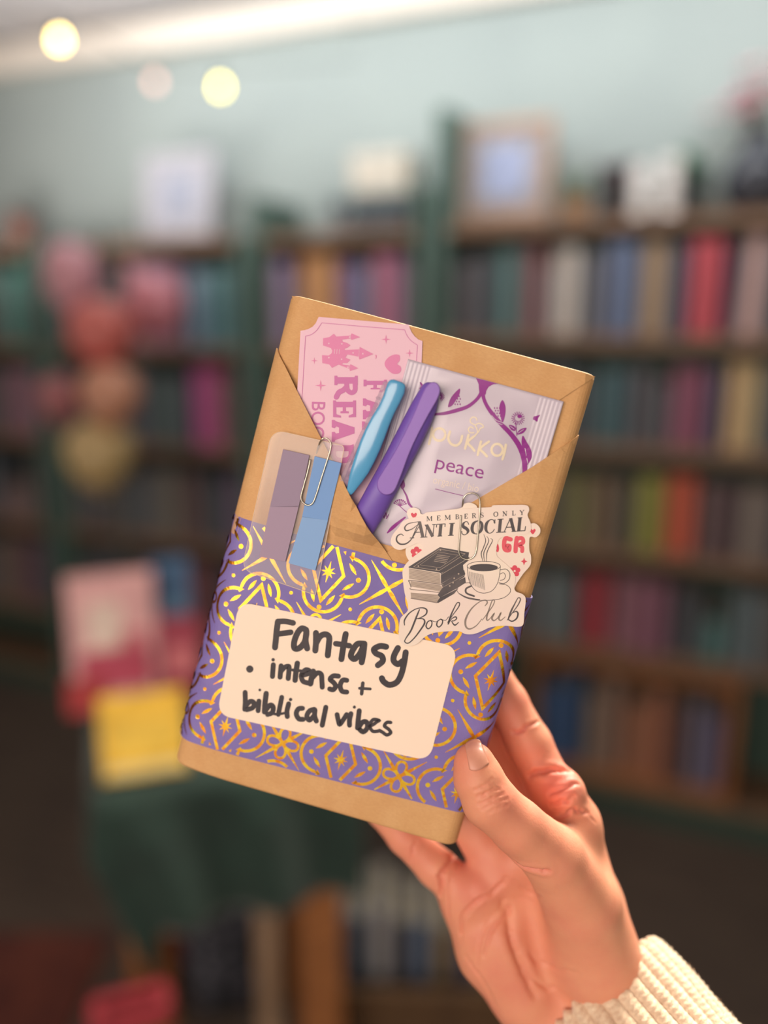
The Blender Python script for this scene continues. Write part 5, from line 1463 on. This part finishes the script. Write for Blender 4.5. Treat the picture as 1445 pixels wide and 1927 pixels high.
def HS(x, y): q = L(*C5(x, y), 4); return h_st(q[0], q[1]) + .42
w2 = [(660, 240, HS(660, 240)), (655, 340, HS(655, 340)), (645, 480, HS(645, 480)), (642, 570, HS(642, 570)), (665, 620, HS(665, 620)), (720, 640, HS(720, 640)), (772, 618, HS(772, 618)), (800, 560, HS(800, 560)), (812, 440, HS(812, 440)),
      (822, 320, HS(822, 320)), (832, 200, HS(832, 200)), (832, 110, HS(832, 110)), (812, 60, HS(812, 60)), (765, 38, HS(765, 38)), (715, 48, HS(715, 48)), (685, 85, HS(685, 85)), (678, 125, 4.4), (672, 200, 2.6), (670, 330, 2.4)]
clip_wire(path_c(C5, w2), 'paper_clip', 'silver paper clip fastening the stickers to the right flap', (880, 990), 5)
# ================================================================ the hand and the sleeve
def PB(px, py, h): return L(px, py, h)


CHAINS = dict(
    thumb=[(892, 1436, 9.3, 8.5), (900, 1464, 10.2, 10.0), (921, 1507, 10.8, 11.0), (975, 1556, 7.8, 11.2), (1040, 1612, 0.5, 13.2), (1094, 1700, -11, 17.0), (1116, 1795, -22, 18.5)],
    index=[(1072, 1548, -24, 11.2), (1035, 1480, -27, 10.5), (996, 1400, -32, 10.2), (955, 1322, -36, 9.2), (915, 1250, -37, 8.3), (893, 1212, -37, 7.6)],
    middle=[(1010, 1600, -32, 11.0), (965, 1490, -37, 9.8), (915, 1400, -40, 9.4), (860, 1310, -38, 8.8), (835, 1260, -37, 8.4)],
    ring=[(940, 1640, -33, 11.0), (880, 1540, -37, 9.6), (810, 1440, -38, 9.4), (760, 1370, -37, 8.6), (742, 1340, -36, 8.0)],
    pinky=[(888, 1692, -31, 10.5), (820, 1632, -34, 9.0), (762, 1574, -36, 8.2), (716, 1522, -37, 7.5), (690, 1488, -37, 6.6)],
)
PALM = [  # (a, b) capsules
    ((1074, 1546, -24, 12.5), (1108, 1700, -30, 14)), ((1108, 1700, -30, 14), (1138, 1850, -32, 17)),
    ((1010, 1600, -33, 12.5), (1090, 1860, -34, 16)), ((940, 1645, -34, 12.5), (1050, 1880, -34, 15)),
    ((876, 1700, -32, 12.0), (922, 1790, -31, 14.0)), ((922, 1790, -31, 14.0), (1010, 1905, -31, 14.5)),
    ((1120, 1800, -24, 18), (1160, 1880, -28, 18.0)),
    ((940, 1760, -26, 12), (985, 1870, -26, 14)),
    ((1130, 1870, -31, 18), (1240, 2020, -12, 20)), ((1022, 1905, -31, 16), (1150, 2060, -10, 19)), ((1080, 1900, -31, 17), (1200, 2040, -11, 20)),
]
VOX = 0.85
allp = [PB(*q[:3]) for c in CHAINS.values() for q in c] + [PB(*q[:3]) for s_ in PALM for q in s_]
lo = np.min(allp, axis=0) - 24; hi = np.max(allp, axis=0) + 24
NX, NY, NZ = [int(math.ceil(v)) for v in (hi - lo) / VOX]
gx = (lo[0] + VOX * np.arange(NX)).astype(np.float32); gy = (lo[1] + VOX * np.arange(NY)).astype(np.float32); gz = (lo[2] + VOX * np.arange(NZ)).astype(np.float32)
BIG = np.float32(40.0)


def capsule(field, A, B, ra, rb, k, sub=None):
    """smooth union of a tapered capsule into the field, inside its own bounding box only"""
    m = max(ra, rb) + 4 + 1.6 * k
    mn = np.minimum(A, B) - m; mx = np.maximum(A, B) + m
    i0 = np.clip(((mn - lo) / VOX).astype(int), 0, None); i1 = np.minimum(((mx - lo) / VOX).astype(int) + 2, [NX, NY, NZ])
    X = gx[i0[0]:i1[0], None, None]; Y = gy[None, i0[1]:i1[1], None]; Z = gz[None, None, i0[2]:i1[2]]
    d = (B - A).astype(np.float32); dd = float(d @ d) + 1e-9
    t = np.clip(((X - A[0]) * d[0] + (Y - A[1]) * d[1] + (Z - A[2]) * d[2]) / dd, 0, 1)
    r = ra + t * (rb - ra)
    e = np.sqrt((X - A[0] - t * d[0]) ** 2 + (Y - A[1] - t * d[1]) ** 2 + (Z - A[2] - t * d[2]) ** 2) - r
    s = field[i0[0]:i1[0], i0[1]:i1[1], i0[2]:i1[2]]
    h = np.maximum(k - np.abs(e - s), 0) / k
    field[i0[0]:i1[0], i0[1]:i1[1], i0[2]:i1[2]] = np.minimum(e, s) - h * h * k * 0.25


def new_field(): return np.full((NX, NY, NZ), BIG, np.float32)


palm = new_field()
for a, b in PALM: capsule(palm, PB(*a[:3]), PB(*b[:3]), a[3], b[3], 9.0)
for (x, y, h, r) in ((1062, 1492, -20, 9.5), (900, 1672, -27, 9.5), (968, 1620, -28, 10), (1078, 1562, -21, 11)): q = PB(x, y, h); capsule(palm, q, q + 0.1, r, r, 7.0)
total = None


def smin(a, b, k):
    h = np.maximum(k - np.abs(a - b), 0) / k
    return np.minimum(a, b) - h * h * k * 0.25


fields = []
for nm, ch in CHAINS.items():
    fd = new_field()
    pts = [PB(*q[:3]) for q in ch]
    for i in range(len(ch) - 1): capsule(fd, pts[i], pts[i + 1], ch[i][3], ch[i + 1][3], 2.5)
    fields.append((nm, fd))
total = palm.copy()
for nm, fd in fields:
    j = smin(palm, fd, 9.0 if nm == 'thumb' else 5.0)
    total = np.minimum(total, j)
del fields


def surface_nets(f):
    s = f < 0
    nx, ny, nz = f.shape
    c = np.zeros((nx - 1, ny - 1, nz - 1), np.int8)
    for i in (0, 1):
        for j in (0, 1):
            for k in (0, 1): c += s[i:nx - 1 + i, j:ny - 1 + j, k:nz - 1 + k]
    act = (c > 0) & (c < 8)
    idx = -np.ones(act.shape, np.int64); ii = np.argwhere(act); idx[act] = np.arange(len(ii))
    pos = np.zeros((len(ii), 3)); cnt = np.zeros(len(ii))
    corners = [(i, j, k) for i in (0, 1) for j in (0, 1) for k in (0, 1)]
    val = {c_: f[ii[:, 0] + c_[0], ii[:, 1] + c_[1], ii[:, 2] + c_[2]] for c_ in corners}
    for a in corners:
        for ax_ in range(3):
            if a[ax_]: continue
            b = list(a); b[ax_] = 1; b = tuple(b)
            va, vb = val[a], val[b]; m = (va < 0) != (vb < 0)
            t = np.where(m, va / np.where(m, va - vb, 1), 0)
            p = np.array(a, float)[None] + t[:, None] * (np.array(b, float) - np.array(a, float))[None]
            pos[m] += p[m]; cnt[m] += 1
    pos = lo + VOX * (ii + pos / cnt[:, None])
    F = []
    for ax_ in range(3):
        o1, o2 = [(1, 2), (2, 0), (0, 1)][ax_]
        sl0 = [slice(1, n - 1) for n in f.shape]; sl1 = list(sl0)
        a = s[tuple(sl0)]; e = [slice(1, n - 1) for n in f.shape]; e[ax_] = slice(2, f.shape[ax_]); b = s[tuple(e)]
        m = np.argwhere(a != b) + 1
        m = m[(m[:, ax_] < f.shape[ax_] - 1)]
        sg = s[m[:, 0], m[:, 1], m[:, 2]]
        def cell(d1, d2):
            q = m.copy(); q[:, o1] -= d1; q[:, o2] -= d2
            return idx[q[:, 0], q[:, 1], q[:, 2]]
        q = np.stack([cell(1, 1), cell(0, 1), cell(0, 0), cell(1, 0)], 1)
        q[~sg] = q[~sg][:, ::-1]
        q = q[(q >= 0).all(1)]; F.append(q)
    return pos, np.concatenate(F)


HV, HF = surface_nets(total)


def lap(V, F, n, lam=0.5):
    e = np.concatenate([F[:, [0, 1]], F[:, [1, 2]], F[:, [2, 3]], F[:, [3, 0]]]); e = np.concatenate([e, e[:, ::-1]])
    deg = np.bincount(e[:, 0], minlength=len(V)).astype(float); deg[deg == 0] = 1
    for _ in range(n):
        acc = np.stack([np.bincount(e[:, 0], weights=V[e[:, 1], k], minlength=len(V)) for k in range(3)], 1)
        V = V + lam * (acc / deg[:, None] - V)
    return V


HV = lap(HV, HF, 4)


def vnormals(V, F):
    n = np.cross(V[F[:, 2]] - V[F[:, 0]], V[F[:, 3]] - V[F[:, 1]])
    N = np.zeros_like(V)
    for k in range(4): np.add.at(N, F[:, k], n)
    return N / (np.linalg.norm(N, axis=1, keepdims=True) + 1e-12)


HN = vnormals(HV, HF)
HP = to_px(HV)
to_cam = _c - HV; to_cam /= np.linalg.norm(to_cam, axis=1, keepdims=True)
facing = (HN * to_cam).sum(1)


def surf_pt(px, py):                                     # nearest camera-facing skin vertex behind a pixel
    d = np.hypot(HP[:, 0] - px, HP[:, 1] - py); m = (d < 6) & (facing > 0.02)
    if not m.any(): return None
    w = np.where(m)[0]; i = w[np.argmax(HV[w, 2])]
    return i


flush = np.zeros(len(HV)); disp = np.zeros(len(HV))
CREASES = [  # points (px), depth mm, width mm, redness
    ([(962, 1622), (978, 1634), (1000, 1640), (1035, 1645)], .9, 1.3, .7),
    ([(893, 1500), (915, 1490), (942, 1480)], .35, .8, .3), ([(897, 1510), (925, 1499), (952, 1490)], .4, .8, .3), ([(903, 1519), (930, 1508), (960, 1500)], .3, .8, .3), ([(905, 1474), (930, 1463)], .25, .7, .2), ([(886, 1488), (905, 1480), (930, 1472)], .3, .7, .2), ([(915, 1526), (940, 1516), (962, 1510)], .25, .8, .2), ([(1110, 1530), (1125, 1545)], .2, .8, .1),
    ([(960, 1378), (985, 1368), (1018, 1354)], .55, 1.0, .8),
    ([(990, 1462), (1012, 1450), (1045, 1444), (1078, 1446)], 1.2, 1.7, .9),
    ([(1028, 1492), (1050, 1482), (1074, 1474), (1090, 1470)], .6, 1.2, .9), ([(1030, 1518), (1056, 1508), (1085, 1496)], .7, 1.2, .8), ([(1045, 1536), (1080, 1526), (1110, 1526)], .6, 1.1, .7),
    ([(768, 1626), (775, 1600), (790, 1583)], .45, .9, .6),
    ([(824, 1688), (830, 1650), (845, 1625), (862, 1598)], .9, 1.4, .6),
    ([(842, 1738), (838, 1690), (848, 1650)], .35, .9, .4),
    ([(862, 1760), (868, 1720), (895, 1692), (925, 1678), (948, 1655)], .7, 1.2, .5), ([(862, 1775), (870, 1730), (900, 1700)], .35, .9, .3),
    ([(905, 1800), (925, 1745), (955, 1712), (962, 1700)], .5, 1.2, .4), ([(893, 1820), (900, 1770), (918, 1730)], .35, 1.0, .3),
    ([(950, 1700), (965, 1760), (985, 1820), (1010, 1870)], 1.0, 3.0, .2),
    ([(985, 1800), (1003, 1836), (1040, 1860)], .5, 1.6, .2), ([(1000, 1790), (1030, 1820), (1080, 1832)], .3, 1.6, .1),
    ([(870, 1800), (905, 1850), (930, 1900)], .3, 1.4, .2),
    ([(965, 1660), (990, 1680), (1015, 1690)], .25, 1.2, .1), ([(975, 1690), (1000, 1702)], .2, 1.2, .1),
]
for pts, dp, wd, rd in CREASES:
    sp = smoothpts(pts, 8); idxs = [surf_pt(*p) for p in sp]; q = [HV[i] for i in idxs if i is not None]
    if len(q) < 2: continue
    q = np.array(q); n_ = len(q)
    box = (HV > q.min(0) - 4 * wd).all(1) & (HV < q.max(0) + 4 * wd).all(1); w = np.where(box)[0]
    dmin = np.full(len(w), 1e9); tt = np.zeros(len(w))
    for k in range(n_ - 1):
        a, b = q[k], q[k + 1]; d = b - a; L2 = d @ d + 1e-9
        t = np.clip((HV[w] - a) @ d / L2, 0, 1); e = np.linalg.norm(HV[w] - a - t[:, None] * d, axis=1)
        m = e < dmin; dmin[m] = e[m]; tt[m] = (k + t[m]) / (n_ - 1)
    fade = np.sin(np.pi * np.clip(tt * .86 + .07, 0, 1)) ** .5
    disp[w] -= 1.9 * (dp * np.exp(-(dmin / (wd * .55)) ** 2) - dp * .28 * np.exp(-((dmin - wd * 1.5) / wd) ** 2)) * fade
    flush[w] = np.maximum(flush[w], rd * np.exp(-(dmin / (wd * 1.3)) ** 2) * fade)
HV = HV + HN * disp[:, None]
for (x, y, r, s_) in ((1050, 1475, 55, .9), (890, 1650, 60, .6), (870, 1430, 40, .5), (985, 1330, 60, .35), (960, 1500, 40, .4), (780, 1600, 60, .35), (1020, 1420, 50, .3), (955, 1850, 60, .35), (905, 1740, 50, .3)):
    flush = np.maximum(flush, s_ * np.exp(-(np.hypot(HP[:, 0] - x, HP[:, 1] - y) / r) ** 2))

person = fg_thing('person', 'hand in a cream knitted sleeve holding up the parcel', 'person', tuple(PB(1180, 1900, -28)))


def mat_skin():
    m = mat('skin', (226, 166, 140), 0.50, sss=0.18, bump=0.12, bscale=900, spec=.35)
    nt = m.node_tree; b = nt.nodes['Principled BSDF']
    at = nt.nodes.new('ShaderNodeAttribute'); at.attribute_name = 'flush'
    tc = [n for n in nt.nodes if n.type == 'TEX_COORD'][0]
    n1 = nt.nodes.new('ShaderNodeTexNoise'); n1.inputs['Scale'].default_value = 70; n1.inputs['Detail'].default_value = 5; nt.links.new(tc.outputs['Object'], n1.inputs['Vector'])
    mr = nt.nodes.new('ShaderNodeMapRange'); mr.inputs[1].default_value = .35; mr.inputs[2].default_value = .7; mr.inputs[3].default_value = 0; mr.inputs[4].default_value = .35
    nt.links.new(n1.outputs['Fac'], mr.inputs[0])
    ad = nt.nodes.new('ShaderNodeMath'); ad.operation = 'ADD'; ad.use_clamp = True; nt.links.new(at.outputs['Fac'], ad.inputs[0]); nt.links.new(mr.outputs[0], ad.inputs[1])
    mx = nt.nodes.new('ShaderNodeMix'); mx.data_type = 'RGBA'; nt.links.new(ad.outputs[0], mx.inputs[0])
    mx.inputs[6].default_value = (*lin((221, 150, 119)), 1); mx.inputs[7].default_value = (*lin((211, 120, 103)), 1)
    nt.links.new(mx.outputs[2], b.inputs['Base Color'])
    return m


M_skin = mat_skin()
M_nail = mat('fingernail', (212, 146, 122), 0.42, rgb2=(206, 138, 118), scale=120, coat=0.1)
hand = fg_part('hand', HV, [tuple(int(i) for i in q) for q in HF], M_skin, person, smooth=True)
at = hand.data.attributes.new('flush', 'FLOAT', 'POINT'); at.data.foreach_set('value', flush.astype(np.float32))

# thumb nail: a curved plate lying on the skin
NA = [(873, 1398), (905, 1388)]; NB = [(884, 1452), (921, 1438)]
gv = []; rows, cols = 14, 12
pa = np.array([(876, 1402), (889, 1393), (903, 1394)], float); pb = np.array([(884, 1448), (899, 1450), (919, 1437)], float)
okn = True; grid = []
for r in range(rows + 1):
    t = r / rows; A = pa[0] * (1 - t) + pb[0] * t; Bm = pa[1] * (1 - t) + pb[1] * t; Cc = pa[2] * (1 - t) + pb[2] * t
    for c_ in range(cols + 1):
        s_ = c_ / cols; p = A * (1 - s_) * (1 - 2 * s_) + Bm * 4 * s_ * (1 - s_) + Cc * s_ * (2 * s_ - 1)
        d = np.hypot(HP[:, 0] - p[0], HP[:, 1] - p[1]); w = np.where((d < 12) & (facing > 0) & (HV[:, 2] > 0))[0]
        if len(w) < 3: w = np.argsort(d)[:5]
        ww = np.exp(-(d[w] / 5.0) ** 2) + 1e-9
        z = float((HV[w, 2] * ww).sum() / ww.sum()); nn = (HN[w] * ww[:, None]).sum(0); nn /= np.linalg.norm(nn)
        e = min(s_, 1 - s_, t + .25, (1 - t) * 1.2); lift = .10 + .20 * sstep(e / .14)
        grid.append(PB(p[0], p[1], z) + nn * lift)
F = [(r * (cols + 1) + c_, r * (cols + 1) + c_ + 1, (r + 1) * (cols + 1) + c_ + 1, (r + 1) * (cols + 1) + c_) for r in range(rows) for c_ in range(cols)]
nl = fg_part('thumbnail', grid, F, M_nail, person, smooth=True)
md = nl.modifiers.new('s', 'SOLIDIFY'); md.thickness = 0.0004; md.offset = -1

# --- knitted sleeve
def mat_knit(): return mat('cream_knit', (226, 200, 172), 0.85, rgb2=(208, 176, 148), scale=260, sheen=0.5, bump=0.5, bscale=700, ratio=(.4, .7))
M_knit = mat_knit()
A0 = PB(1128, 1874, -30); A1 = PB(1330, 2130, 14)
axd = (A1 - A0) / np.linalg.norm(A1 - A0)
rim = PB(1238, 1776, -28) - PB(1000, 1925, -28)
e1 = rim - axd * (rim @ axd); e1 /= np.linalg.norm(e1); e2 = np.cross(axd, e1)
if e2[2] < 0: e2 = -e2
RIBS = 34; NA_ = RIBS * 12
R1, R2 = 36.5, 26.0
prof = [(10, -4.6, 0), (5, -4.4, 0), (1.2, -3.6, 0), (0, -2.2, .4), (-.6, -1, .8), (0.1, 0.2, 1), (1.2, 1.0, 1)]
along = list(np.arange(2.2, 70, .8))
V = []; F = []
rowsP = prof + [(s_, 1.3 + min(2.2, s_ * .09), 1) for s_ in along]
rnd = random.Random(5); ph = [rnd.uniform(-.4, .4) for _ in range(RIBS)]
for (s_, dr, rb) in rowsP:
    for k in range(NA_):
        an = 2 * math.pi * k / NA_; u = RIBS * an / (2 * math.pi); fr = u % 1.0
        rib = (abs(math.cos(math.pi * (fr - .5))) ** .7 - .55) * 1.5
        # stitches: a chain of V loops on every rib
        st_ = math.sin(2 * math.pi * (s_ / 2.6 + abs(fr - .5) * 1.1 + ph[int(u) % RIBS])) * .38 * (1 if fr > .12 and fr < .88 else .3)
        wav = .7 * math.sin(3 * an + s_ * .05) + .5 * math.sin(5 * an + 1.3 - s_ * .08) + .5 * math.sin(s_ * .13 + 2 * an)
        edge = (.9 * math.cos(2 * math.pi * (fr - .5))) if s_ < 2 else 0
        r = 1 + 0
        q = A0 + axd * (s_ - edge) + e1 * math.cos(an) * (R1 + dr + rb * (rib + st_) + wav) + e2 * math.sin(an) * (R2 + dr + rb * (rib + st_) + wav)
        V.append(q)
for r in range(len(rowsP) - 1):
    for k in range(NA_): F.append((r * NA_ + k, r * NA_ + (k + 1) % NA_, (r + 1) * NA_ + (k + 1) % NA_, (r + 1) * NA_ + k))
slv = fg_part('sweater_sleeve', V, F, M_knit, person, smooth=True); tag(slv, 'cream ribbed knit sleeve cuff')
# loose fuzz of the yarn
rs = np.random.RandomState(3); FV = []; FFc = []
Va = np.array(V).reshape(len(rowsP), NA_, 3)
for _ in range(5200):
    r = rs.randint(3, len(rowsP) - 2); k = rs.randint(0, NA_); p = Va[r, k]
    nrm = p - (A0 + axd * ((p - A0) @ axd)); nrm /= np.linalg.norm(nrm)
    d = nrm * rs.uniform(.4, 1) + rs.normal(0, .6, 3); d /= np.linalg.norm(d); ln = rs.uniform(.7, 1.9)
    sd = np.cross(d, nrm + .01); sd /= np.linalg.norm(sd) + 1e-9; w = .035
    i = len(FV); FV += [p - sd * w, p + sd * w, p + d * ln * .6 + nrm * .1, p + d * ln + rs.normal(0, .2, 3)]; FFc += [(i, i + 1, i + 2), (i, i + 2, i + 3)]
fz = fg_part('yarn_fuzz', FV, FFc, M_knit, person, slv); fz['kind'] = 'stuff'
